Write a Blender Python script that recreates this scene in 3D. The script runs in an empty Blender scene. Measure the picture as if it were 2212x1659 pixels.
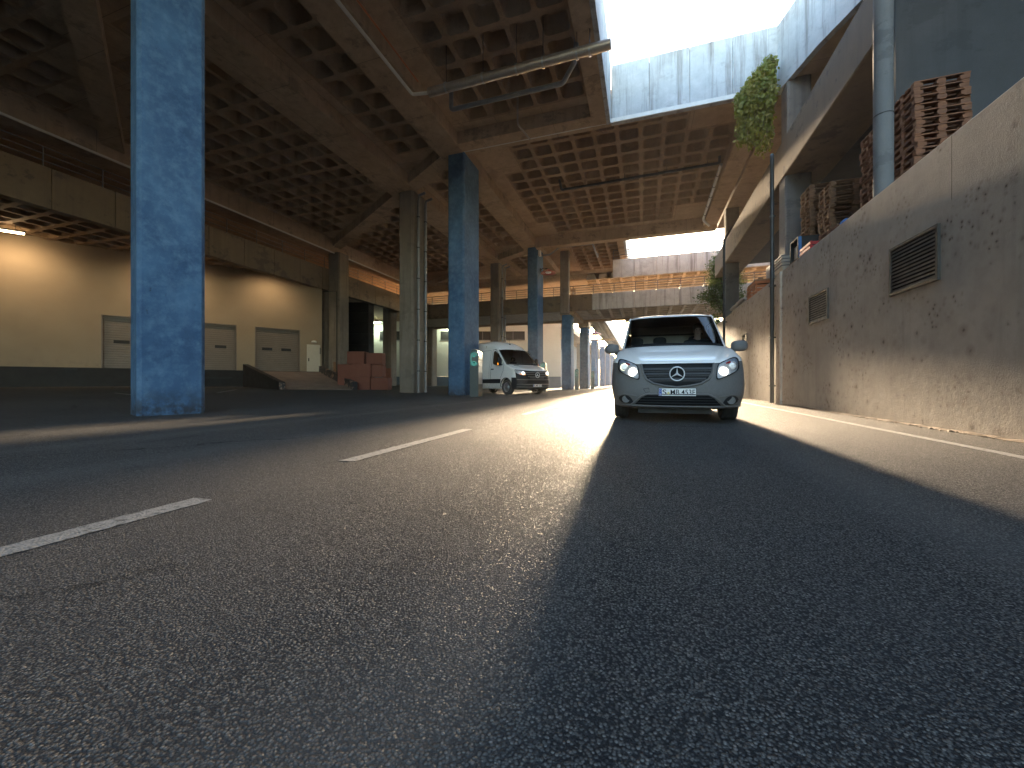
import bpy, bmesh, math, random
from mathutils import Vector, Matrix
from mathutils.bvhtree import BVHTree
from mathutils.geometry import delaunay_2d_cdt
R = math.radians
sc = bpy.context.scene
COL = sc.collection
rng = random.Random(7)

# ------------------------------------------------------------------ camera, sky, sun, exposure
SUN_EL, SUN_AZ = 10.0, -1.6          # degrees: elevation, azimuth right of the road axis (+Y)
cam = bpy.data.cameras.new('camera'); cam.sensor_width = 36; cam.lens = 36 * 862 / 2212
cam.clip_start = 0.05; cam.clip_end = 6000
co = bpy.data.objects.new('camera', cam); COL.objects.link(co)
co.location = (0, 0, 0.6); co.rotation_euler = (R(90), 0, math.atan(284 / 862)); cam.shift_y = -0.001
sc.camera = co
wd = bpy.data.worlds.new('World'); sc.world = wd; wd.use_nodes = True
wn = wd.node_tree.nodes; wl = wd.node_tree.links
sky = wn.new('ShaderNodeTexSky'); sky.sky_type = 'NISHITA'; sky.sun_disc = False
sky.sun_elevation = R(SUN_EL); sky.sun_rotation = R(SUN_AZ); sky.air_density = 1.0; sky.dust_density = 1.0; sky.ozone_density = 1.0
bg = wn['Background']; bg.inputs[1].default_value = 0.15; wl.new(sky.outputs[0], bg.inputs[0])
sl = bpy.data.lights.new('sun', 'SUN'); sl.energy = 3.9; sl.angle = R(1.8); sl.color = (1.0, 0.76, 0.50)
so = bpy.data.objects.new('sun', sl); COL.objects.link(so); so.location = (0, 60, 30)
sd = Vector((math.sin(R(SUN_AZ)) * math.cos(R(SUN_EL)), math.cos(R(SUN_AZ)) * math.cos(R(SUN_EL)), math.sin(R(SUN_EL))))
so.rotation_euler = sd.to_track_quat('Z', 'Y').to_euler()
vs = sc.view_settings; vs.view_transform = 'Standard'; vs.look = 'None'; vs.gamma = 1; vs.use_curve_mapping = False
vs.exposure = 3.6
sc.cycles.max_bounces = 8; sc.cycles.diffuse_bounces = 5; sc.cycles.transparent_max_bounces = 12
sc.cycles.sample_clamp_indirect = 6.0; sc.cycles.caustics_reflective = False; sc.cycles.caustics_refractive = False

# ------------------------------------------------------------------ materials
class NT:
    def __init__(s, name):
        s.m = bpy.data.materials.new(name); s.m.use_nodes = True
        s.t = s.m.node_tree; s.n = s.t.nodes; s.b = s.n['Principled BSDF']
        s._pos = None
    def link(s, a, b): s.t.links.new(a, b)
    def node(s, typ, **kw):
        x = s.n.new(typ)
        for k, v in kw.items():
            if k.startswith('i_'):
                key = k[2:]
                key = int(key) if key.isdigit() else key
                s.put(x.inputs[key], v)
            else: setattr(x, k, v)
        return x
    def put(s, sock, v):
        if hasattr(v, 'is_output'): s.link(v, sock)
        elif isinstance(v, tuple) and len(v) == 3 and sock.type == 'RGBA': sock.default_value = (*v, 1)
        else: sock.default_value = v
    @property
    def pos(s):
        if s._pos is None: s._pos = s.n.new('ShaderNodeNewGeometry').outputs['Position']
        return s._pos
    def mapped(s, sx, sy, sz, src=None):
        return s.node('ShaderNodeVectorMath', operation='MULTIPLY', i_0=src or s.pos, i_1=(sx, sy, sz)).outputs[0]
    def noise(s, scale, detail=5, rough=.6, vec=None, out=0):
        x = s.node('ShaderNodeTexNoise'); x.inputs['Scale'].default_value = scale
        x.inputs['Detail'].default_value = detail; x.inputs['Roughness'].default_value = rough
        s.link(vec or s.pos, x.inputs['Vector']); return x.outputs[out]
    def voro(s, scale, feature='F1', vec=None, out='Distance'):
        x = s.node('ShaderNodeTexVoronoi', feature=feature); x.inputs['Scale'].default_value = scale
        s.link(vec or s.pos, x.inputs['Vector']); return x.outputs[out]
    def ramp(s, v, a, b, lo=0., hi=1.):
        return s.node('ShaderNodeMapRange', i_0=v, i_1=a, i_2=b, i_3=lo, i_4=hi).outputs[0]
    def math(s, op, a, b=0.):
        return s.node('ShaderNodeMath', operation=op, i_0=a, i_1=b).outputs[0]
    def mix(s, f, a, b, mode='MIX'):
        x = s.node('ShaderNodeMix', data_type='RGBA', blend_type=mode)
        s.put(x.inputs[0], f); s.put(x.inputs[6], a); s.put(x.inputs[7], b); return x.outputs[2]
    def bump(s, h, dist, strength=1.0, prev=None):
        x = s.node('ShaderNodeBump', i_Height=h, i_Distance=dist, i_Strength=strength)
        if prev is not None: s.link(prev, x.inputs['Normal'])
        return x.outputs[0]
    def done(s, color=None, rough=None, normal=None, **kw):
        if color is not None: s.put(s.b.inputs['Base Color'], color)
        if rough is not None: s.put(s.b.inputs['Roughness'], rough)
        if normal is not None: s.link(normal, s.b.inputs['Normal'])
        for k, v in kw.items(): s.put(s.b.inputs[k], v)
        return s.m

def concrete(name, c1, c2, dark=(.05, .04, .032), streak=.5, stain=.45, bump=.004, joints=None, rough=.85, pits=0.):
    t = NT(name)
    big = t.noise(.35, 7, .62); mid = t.noise(2.3, 8, .65); fine = t.noise(38, 4, .7)
    col = t.mix(t.ramp(big, .35, .65), c1, c2)
    col = t.mix(t.ramp(mid, .3, .75, .0, .6), col, tuple(v * .62 for v in c1))
    # rain streaks, stretched along z
    st = t.noise(1.0, 7, .7, t.mapped(3.2, 3.2, .16))
    col = t.mix(t.math('MULTIPLY', t.ramp(st, .50, .72), streak), col, dark)
    # patchy stains with torn edges
    pa = t.noise(.8, 9, .72, t.mapped(1.0, 1.0, 1.5))
    col = t.mix(t.math('MULTIPLY', t.ramp(pa, .56, .60), stain), col, dark)
    col = t.mix(t.ramp(fine, .3, .7, 0, .35), col, tuple(v * .55 for v in c1))
    h = t.math('ADD', mid, t.math('MULTIPLY', fine, .35))
    nrm = t.bump(h, bump * 2, .8)
    if pits:
        d = t.voro(7.0, vec=t.mapped(1, 1, 1)); gate = t.ramp(t.noise(.55, 3), .5, .62)
        p = t.math('MULTIPLY', t.ramp(d, pits, pits * .45), gate)
        col = t.mix(t.math('MULTIPLY', p, .9), col, (.028, .02, .014))
        nrm = t.bump(t.math('SUBTRACT', 1., p), .02, .9, nrm)
    if joints:
        sep = t.node('ShaderNodeSeparateXYZ', i_0=t.pos)
        for ax, pitch, off in joints:
            f = t.math('FRACT', t.math('DIVIDE', t.math('ADD', sep.outputs[ax], off), pitch))
            ln = t.math('LESS_THAN', f, .014 / pitch)
            col = t.mix(t.math('MULTIPLY', ln, .75), col, dark)
    return t.done(col, rough, nrm)

M = {}
BR1, BR2 = (.42, .285, .175), (.55, .39, .25)
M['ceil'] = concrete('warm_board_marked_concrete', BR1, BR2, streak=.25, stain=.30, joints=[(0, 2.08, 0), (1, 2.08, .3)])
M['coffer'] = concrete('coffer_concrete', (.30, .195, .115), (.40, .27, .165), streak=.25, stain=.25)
M['ceil_pale'] = concrete('pale_soffit_concrete', (.40, .345, .275), (.48, .42, .34), streak=.2, stain=.25, joints=[(0, 2.08, 0), (1, 2.08, .3)])
M['beam'] = concrete('beam_concrete', (.42, .29, .18), (.54, .39, .26), streak=.35, stain=.4, joints=[(1, 3.1, .9), (0, 3.3, .4)])
M['pale'] = concrete('pale_weathered_concrete', (.47, .465, .45), (.58, .58, .57), dark=(.13, .105, .09), streak=1.0, stain=.22)
M['spandrel'] = concrete('stained_and_shaded_spandrel_concrete', (.23, .17, .115), (.175, .13, .09), dark=(.075, .062, .05), streak=.5, stain=.85)  # real stains; the dark tone also stands for shade on the footbridge
M['pillar'] = concrete('pillar_concrete', (.22, .175, .135), (.28, .235, .19), dark=(.07, .055, .045), streak=.8, stain=.3)
M['darkwall'] = concrete('near_black_concrete', (.075, .075, .078), (.055, .055, .058), dark=(.03, .03, .032), streak=.4, stain=.4)  # near-black concrete with darker streaks and patches
M['grey'] = concrete('dark_grey_concrete', (.20, .20, .20), (.15, .15, .155), dark=(.05, .05, .052), streak=.4, stain=.4)

def m_wall():
    t = NT('pitted_retaining_wall_concrete')
    sep = t.node('ShaderNodeSeparateXYZ', i_0=t.pos)
    big = t.noise(.5, 8, .62); mid = t.noise(3.2, 8, .68); fine = t.noise(55, 5, .75)
    col = t.mix(t.ramp(big, .33, .67), (.38, .325, .28), (.48, .42, .365))
    col = t.mix(t.ramp(mid, .4, .75, 0, .6), col, (.30, .25, .21))
    st = t.noise(1, 8, .7, t.mapped(2.4, 2.4, .2))
    col = t.mix(t.ramp(st, .52, .75, 0, .5), col, (.18, .145, .115))
    up = t.ramp(t.math('ADD', sep.outputs[2], t.math('MULTIPLY', t.math('SUBTRACT', t.noise(1.1, 6), .5), .55)), 2.83, 2.87)
    col = t.mix(t.math('MULTIPLY', up, .65), col, t.mix(t.ramp(mid, .3, .7), (.46, .415, .365), (.38, .335, .29)))
    pc = None; nrm = t.bump(t.math('ADD', mid, t.math('MULTIPLY', fine, .55)), .012, .9)
    for scl, rad, g in ((4.6, .17, .47), (11, .19, .50)):
        wob = t.node('ShaderNodeVectorMath', operation='ADD', i_0=t.pos, i_1=t.node('ShaderNodeVectorMath', operation='SCALE', i_0=t.noise(14, 3, .6, out=1), i_3=.05).outputs[0]).outputs[0]
        d = t.voro(scl, vec=wob); gate = t.ramp(t.noise(.42 * scl ** .4, 3, .5, t.mapped(1, 1, 1.3)), g, g + .1)
        p = t.math('MULTIPLY', t.ramp(d, rad, rad * .5), gate)
        col = t.mix(t.math('MULTIPLY', p, .85), col, (.035, .025, .018))
        halo = t.math('MULTIPLY', t.ramp(d, rad * 2.6, rad), gate)
        col = t.mix(t.math('MULTIPLY', halo, .35), col, (.15, .10, .065))
    f = t.math('FRACT', t.math('DIVIDE', t.math('ADD', sep.outputs[1], .4), 3.4))
    ln = t.math('MULTIPLY', t.math('LESS_THAN', f, .0035), up)
    col = t.mix(t.math('MULTIPLY', ln, .8), col, (.06, .05, .04))
    return t.done(col, .9, nrm)
M['wall'] = m_wall()

def m_blue():
    t = NT('worn_blue_paint_on_concrete')
    big = t.noise(1.1, 7, .65); mid = t.noise(5.5, 8, .7); fine = t.noise(60, 4, .7)
    col = t.mix(t.ramp(big, .32, .68), (.034, .072, .138), (.074, .142, .235))
    col = t.mix(t.ramp(mid, .45, .8, 0, .8), col, (.13, .21, .30))
    st = t.noise(1, 7, .7, t.mapped(5, 5, .35))
    col = t.mix(t.ramp(st, .5, .75, 0, .5), col, (.06, .10, .17))
    ch = t.noise(9, 9, .75, t.mapped(1, 1, .55)); sep = t.node('ShaderNodeSeparateXYZ', i_0=t.pos)
    gate = t.ramp(t.noise(.9, 3), .42, .56)
    chip = t.math('MULTIPLY', t.ramp(ch, .63, .66), gate)
    col = t.mix(t.math('MULTIPLY', chip, .75), col, (.04, .055, .075))
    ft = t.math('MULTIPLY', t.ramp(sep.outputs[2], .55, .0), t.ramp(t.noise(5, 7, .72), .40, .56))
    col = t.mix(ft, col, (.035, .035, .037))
    nrm = t.bump(t.math('ADD', mid, t.math('ADD', t.math('MULTIPLY', fine, .3), t.math('MULTIPLY', chip, -.6))), .006, .9)
    return t.done(col, .8, nrm, **{'Specular IOR Level': .15})
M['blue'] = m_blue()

def m_asphalt():
    t = NT('worn_asphalt')
    p2 = t.mapped(1, 1, 0)
    warp = t.node('ShaderNodeVectorMath', operation='ADD', i_0=p2, i_1=t.node('ShaderNodeVectorMath', operation='SCALE', i_0=t.noise(90, 2, .5, p2, 1), i_3=.0025).outputs[0]).outputs[0]
    d1 = t.voro(145, vec=warp); c1 = t.voro(145, vec=warp, out='Color')
    d2 = t.voro(210, vec=warp); c2 = t.voro(210, vec=warp, out='Color')
    g = t.node('ShaderNodeSeparateColor', i_0=c1).outputs[0]; g2 = t.node('ShaderNodeSeparateColor', i_0=c2).outputs[1]
    big = t.noise(.22, 6, .6, p2); mid = t.noise(2.4, 6, .65, p2)
    stone = t.mix(t.ramp(g, 0, 1), (.055, .054, .053), (.20, .188, .172))
    stone = t.mix(t.math('GREATER_THAN', g, .88), stone, (.29, .275, .25))
    stone = t.mix(t.ramp(g2, .2, 1., 0, .45), stone, (.12, .115, .11))
    col = t.mix(t.ramp(d1, .36, .60), stone, (.014, .014, .016))
    col = t.mix(t.ramp(big, .3, .7, .0, .38), col, (.145, .136, .126))
    col = t.mix(t.ramp(mid, .45, .75, 0, .35), col, (.055, .054, .055))
    # polished wheel tracks, oil drips and a few sealed cracks
    sep = t.node('ShaderNodeSeparateXYZ', i_0=t.pos)
    for xc in (-.45, 1.25, -3.6, -5.2):
        band = t.ramp(t.math('ABSOLUTE', t.math('SUBTRACT', t.math('ADD', sep.outputs[0], t.math('MULTIPLY', t.noise(.3, 3, .5, p2), .5)), xc + .25)), .32, .05, 0, .30)
        col = t.mix(band, col, (.15, .142, .132))
    oil = t.math('MULTIPLY', t.ramp(t.noise(.9, 5, .6, t.mapped(1.6, .5, 0)), .62, .74), .6)
    col = t.mix(oil, col, (.022, .022, .023))
    wv = t.node('ShaderNodeVectorMath', operation='ADD', i_0=p2, i_1=t.node('ShaderNodeVectorMath', operation='SCALE', i_0=t.noise(2.2, 5, .65, p2, 1), i_3=.55).outputs[0]).outputs[0]
    ck = t.math('MULTIPLY', t.ramp(t.voro(.28, 'DISTANCE_TO_EDGE', wv), .0045, .0015), t.ramp(t.noise(.25, 2, .5, p2), .5, .6))
    col = t.mix(t.math('MULTIPLY', ck, .85), col, (.010, .010, .011))
    h = t.math('ADD', t.math('MULTIPLY', t.ramp(d1, .62, .22), t.ramp(g, 0, 1, .3, 1.)), t.math('MULTIPLY', t.ramp(d2, .8, .1), .35))
    nrm = t.bump(h, .006, 1.0)
    rg = t.ramp(g2, .80, .84, .9, .45)
    return t.done(col, rg, nrm, **{'Specular IOR Level': t.ramp(g2, .80, .84, .04, .16)})
M['asphalt'] = m_asphalt()

def m_mark():
    t = NT('worn_road_paint')
    p2 = t.mapped(1, 1, 0)
    d1 = t.voro(95, vec=p2); n = t.noise(30, 6, .7, p2); n2 = t.noise(4, 4, .6, p2)
    wear = t.math('MULTIPLY', t.ramp(n, .52, .60), t.ramp(n2, .35, .6))
    col = t.mix(t.ramp(n, .3, .7), (.27, .26, .24), (.19, .185, .175))
    col = t.mix(wear, col, (.05, .05, .05))
    return t.done(col, .6, t.bump(t.math('ADD', t.ramp(d1, .7, .1), t.math('MULTIPLY', n, .8)), .004, .8))
M['mark'] = m_mark()
def simple(name, c, rough=.5, metal=0., var=.25, scale=6., bump=0., **kw):
    t = NT(name)
    tc = t.n.new('ShaderNodeTexCoord').outputs['Object']
    n = t.noise(scale, 6, .65, tc); n2 = t.noise(scale * 9, 4, .7, tc)
    col = t.mix(t.ramp(n, .3, .7, 0, var), c, tuple(v * .45 for v in c))
    col = t.mix(t.ramp(n2, .4, .8, 0, var * .7), col, tuple(min(1, v * 1.35) for v in c))
    rg = t.ramp(n, .3, .7, max(.02, rough - .08), min(1, rough + .1))
    nrm = t.bump(n2, bump, .8) if bump else None
    return t.done(col, rg, nrm, Metallic=metal, **kw)
M['plaster'] = None
def m_plaster():
    t = NT('cream_painted_warehouse_wall')
    n = t.noise(.6, 6, .6); n2 = t.noise(60, 4, .7); st = t.noise(1, 8, .75, t.mapped(2, 2, .3))
    col = t.mix(t.ramp(n, .3, .7), (.27, .205, .14), (.31, .24, .165))
    sep = t.node('ShaderNodeSeparateXYZ', i_0=t.pos)
    col = t.mix(t.ramp(st, .58, .8, 0, .35), col, (.30, .24, .18))
    low = t.math('MULTIPLY', t.ramp(sep.outputs[2], 2.2, 1.4), t.ramp(t.noise(3, 8, .75), .5, .62))
    col = t.mix(t.math('MULTIPLY', low, .5), col, (.16, .12, .09))
    return t.done(col, .9, t.bump(n2, .002, .6))
M['plaster'] = m_plaster()
M['white_wall'] = simple('off_white_wall', (.62, .63, .58), .85, var=.15, scale=1.)
M['blue_band'] = simple('blue_grey_base_paint', (.10, .14, .19), .7, scale=1.5)
M['base_dark'] = simple('black_dock_paint', (.009, .007, .007), .7, var=.5, scale=2.)
M['ramp'] = simple('ramp_concrete', (.23, .175, .145), .85, var=.5, scale=1.4, bump=.003)
def m_peel():
    t = NT('black_paint_flaking_off_ramp_kerb')
    n = t.noise(2.6, 9, .74); col = t.mix(t.ramp(n, .55, .57), (.024, .022, .022), (.34, .24, .18))
    return t.done(col, .6, t.bump(n, .01, .5))
M['peel'] = m_peel()
M['shutter'] = simple('grey_beige_shutter', (.18, .145, .115), .5, var=.25, scale=2.)
M['door_paint'] = simple('cream_door', (.55, .49, .39), .55, var=.15)
M['black'] = simple('black_rubber', (.016, .016, .017), .7, var=.3, bump=.001)
M['tyre'] = simple('tyre_rubber', (.028, .028, .029), .75, var=.3, scale=20, bump=.001)
M['dark_metal'] = simple('dark_metal', (.045, .043, .042), .5, .4, bump=.001)
M['vent_metal'] = simple('weathered_vent_metal', (.10, .092, .085), .55, .5, var=.5, scale=9)
M['steel'] = simple('galvanised_steel', (.42, .42, .42), .38, .9, var=.4, scale=5, bump=.001)
M['duct'] = simple('weathered_duct', (.42, .36, .31), .40, .75, var=.5, scale=3, bump=.002)
M['pipe_grey'] = simple('grey_pipe', (.20, .205, .22), .45, .3, var=.4, scale=4)
M['conduit'] = simple('pale_conduit', (.62, .58, .52), .5, .1)
M['copper'] = simple('copper_pipe', (.50, .20, .10), .35, .9)
M['rail'] = simple('railing_steel', (.16, .16, .165), .5, .5)
M['red'] = simple('red_enamel', (.42, .055, .03), .45, var=.35)
M['red_plastic'] = simple('red_plastic_crate', (.45, .02, .02), .5)
M['lens'] = simple('opal_lens', (.75, .75, .72), .35, var=.05)
M['wood'] = None
def m_wood(name, a, b, c):
    t = NT(name); tc = t.n.new('ShaderNodeTexCoord').outputs['Object']
    oi = t.n.new('ShaderNodeObjectInfo').outputs['Random']
    v = t.node('ShaderNodeVectorMath', operation='ADD', i_0=t.mapped(5, 60, 60, tc), i_1=oi).outputs[0]
    n = t.noise(1.0, 6, .65, v); n2 = t.noise(3, 5, .6, tc)
    col = t.mix(oi, a, b); col = t.mix(t.ramp(n, .42, .68, 0, .7), col, c)
    col = t.mix(t.ramp(n2, .5, .75, 0, .4), col, tuple(x * .5 for x in c))
    return t.done(col, .8, t.bump(n, .002, .7))
M['wood'] = m_wood('pallet_wood', (.25, .10, .045), (.19, .085, .045), (.09, .035, .018))
M['wood_old'] = m_wood('aged_pallet_wood', (.28, .15, .075), (.21, .12, .068), (.09, .045, .025))
M['crate_orange'] = m_wood('orange_stained_wood', (.50, .16, .05), (.44, .15, .06), (.2, .07, .03))
M['card'] = simple('reddish_cardboard', (.19, .065, .042), .85, var=.2, scale=2.)
M['tape'] = simple('box_tape', (.18, .065, .042), .5, var=.1)
M['brick'] = simple('brick', (.34, .12, .07), .85, var=.4, scale=9)
M['blue_plastic'] = simple('blue_plastic', (.02, .14, .42), .45)
M['white_plastic'] = simple('white_plastic', (.62, .60, .56), .5, var=.3)
M['canvas'] = simple('grey_canvas', (.42, .40, .36), .9, var=.5, scale=12, bump=.004)
M['charger'] = simple('charger_graphite', (.035, .045, .048), .42, .3, var=.15)
M['charger_side'] = simple('charger_silver', (.50, .49, .46), .35, .7, var=.12)
def emis(name, c, s):
    t = NT(name); return t.done((0, 0, 0), .5, None, **{'Emission Color': c, 'Emission Strength': s})
M['teal'] = emis('charger_teal_ring', (.08, .75, .62), .10)
M['lamp_warm'] = emis('warm_lamp', (1., .74, .42), 5.)
M['lamp_cool'] = emis('cool_tube', (.85, 1., .72), 4.)
M['headlight_on'] = emis('lit_headlight', (1., .97, .9), .7)
def paint(name, c, rough=.28, flake=.0):
    t = NT(name); tc = t.n.new('ShaderNodeTexCoord').outputs['Object']
    n = t.noise(3, 4, .6, tc); col = t.mix(t.ramp(n, .3, .7, 0, .12), c, tuple(v * .75 for v in c))
    sep = t.node('ShaderNodeSeparateXYZ', i_0=tc)
    dirt = t.math('MULTIPLY', t.ramp(sep.outputs[2], .75, .2), t.ramp(t.noise(9, 6, .7, tc), .35, .7, .1, .5))
    col = t.mix(dirt, col, (.16, .14, .12))
    return t.done(col, rough, None, **{'Coat Weight': .9, 'Coat Roughness': .06})
M['paint_white'] = paint('white_van_paint', (.87, .84, .795))
M['paint_silver'] = paint('pale_grey_van_paint', (.86, .83, .79))
M['plastic'] = simple('grained_grey_bumper_plastic', (.118, .114, .110), .62, var=.15, scale=30, bump=.0006)
M['plastic_dk'] = simple('dark_grille_plastic', (.022, .023, .025), .6, var=.15, scale=30, **{'Specular IOR Level': .15})
M['chrome'] = simple('chrome', (.78, .78, .80), .10, 1., var=.05)
M['reflector'] = simple('headlamp_reflector', (.62, .62, .64), .3, .35, var=.2, scale=30)
M['amber'] = simple('amber_indicator', (.75, .22, .02), .25, var=.1, **{'Emission Color': (1., .35, .03), 'Emission Strength': .12})
M['redlens'] = simple('red_lens', (.50, .02, .015), .2, var=.1)
M['plate'] = simple('number_plate_white', (.70, .70, .69), .4, var=.06)
M['plate_blue'] = simple('number_plate_blue', (.015, .07, .33), .4, var=.06)
M['ink'] = simple('plate_ink', (.010, .010, .011), .6, var=.05, **{'Specular IOR Level': .1})
M['silver'] = simple('silver_trim', (.86, .86, .88), .35, .35, var=.05)
M['bar'] = simple('grille_bar_plastic', (.055, .056, .06), .6, var=.1, **{'Specular IOR Level': .25})
M['gold'] = simple('plate_badge', (.62, .55, .2), .5, var=.1)
M['seat'] = simple('seat_fabric', (.035, .033, .033), .9, var=.2, scale=30)
M['cabin'] = simple('cabin_trim', (.09, .08, .075), .8, var=.2)
M['cargo'] = simple('cargo_liner', (.50, .42, .34), .7, var=.3, scale=3)
M['skin'] = simple('skin', (.36, .21, .15), .55, var=.1, scale=10)
M['lips'] = simple('lips', (.30, .13, .10), .5, var=.05)
M['hair'] = simple('dark_hair', (.03, .022, .016), .7)
M['cloth'] = simple('dark_shirt', (.02, .022, .028), .9, var=.2, scale=20)
M['eye'] = simple('eye', (.03, .025, .02), .2, var=0)
M['bark'] = simple('bark', (.12, .085, .06), .9, var=.5, scale=8, bump=.01)
M['dirt'] = simple('dirt_and_debris', (.13, .085, .05), .95, var=.6, scale=14, bump=.01)
def m_glass(name, tint, ior=1.5, rough=0.0):
    t = NT(name); t.n.remove(t.b)
    tr = t.node('ShaderNodeBsdfTransparent', i_0=tint); gl = t.node('ShaderNodeBsdfGlossy', i_Roughness=rough)
    fr = t.node('ShaderNodeFresnel', i_0=ior); mx = t.node('ShaderNodeMixShader')
    t.link(fr.outputs[0], mx.inputs[0]); t.link(tr.outputs[0], mx.inputs[1]); t.link(gl.outputs[0], mx.inputs[2])
    t.link(mx.outputs[0], t.n['Material Output'].inputs[0]); return t.m
M['glass'] = m_glass('windscreen_glass', (.74, .78, .76))
M['glass_dark'] = m_glass('dark_side_glass', (.10, .11, .11))
M['glass_clear'] = m_glass('headlamp_glass', (.9, .92, .93))
def m_leaf(name, a, b, tr=.35):
    t = NT(name); oi = t.noise(2.2, 3, .6); n = t.noise(30, 2, .5)
    col = t.mix(t.ramp(oi, .3, .7), a, b); col = t.mix(t.ramp(n, .3, .75, 0, .6), col, tuple(v * 1.5 for v in b))
    t.done(col, .5)
    tl = t.node('ShaderNodeBsdfTranslucent'); t.link(col, tl.inputs[0])
    mx = t.node('ShaderNodeMixShader', i_0=tr); t.link(t.b.outputs[0], mx.inputs[1]); t.link(tl.outputs[0], mx.inputs[2])
    t.link(mx.outputs[0], t.n['Material Output'].inputs[0]); return t.m
M['ivy'] = m_leaf('ivy_leaf', (.10, .14, .016), (.24, .21, .022))
M['leaf'] = m_leaf('tree_leaf', (.055, .10, .03), (.10, .13, .035))

# ------------------------------------------------------------------ mesh helpers
ORG = {}
def tag(o, label=None, cat=None, group=None, kind=None):
    for k, v in (('label', label), ('category', cat), ('group', group), ('kind', kind)):
        if v: o[k] = v
    return o
def thing(name, label, cat, loc=(0, 0, 0), rz=0., group=None, local=False):
    o = bpy.data.objects.new(name, None); COL.objects.link(o); o.empty_display_size = .2
    o.location = loc; o.rotation_euler = (0, 0, rz)
    ORG[o] = Vector((0, 0, 0)) if local else Vector(loc)
    return tag(o, label, cat, group)
def put(name, me, parent=None, loc=(0, 0, 0), rot=(0, 0, 0), scale=(1, 1, 1)):
    o = bpy.data.objects.new(name, me); COL.objects.link(o)
    if parent is not None:
        o.parent = parent; loc = Vector(loc) - ORG.get(parent, Vector())
        ORG[o] = Vector((0, 0, 0))
    o.location = loc; o.rotation_euler = rot; o.scale = scale
    return o
def copy_tree(o, parent=None):
    c = o.copy(); COL.objects.link(c); c.parent = parent
    ORG[c] = ORG.get(o, Vector())
    for ch in list(o.children): copy_tree(ch, c)
    return c

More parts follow.
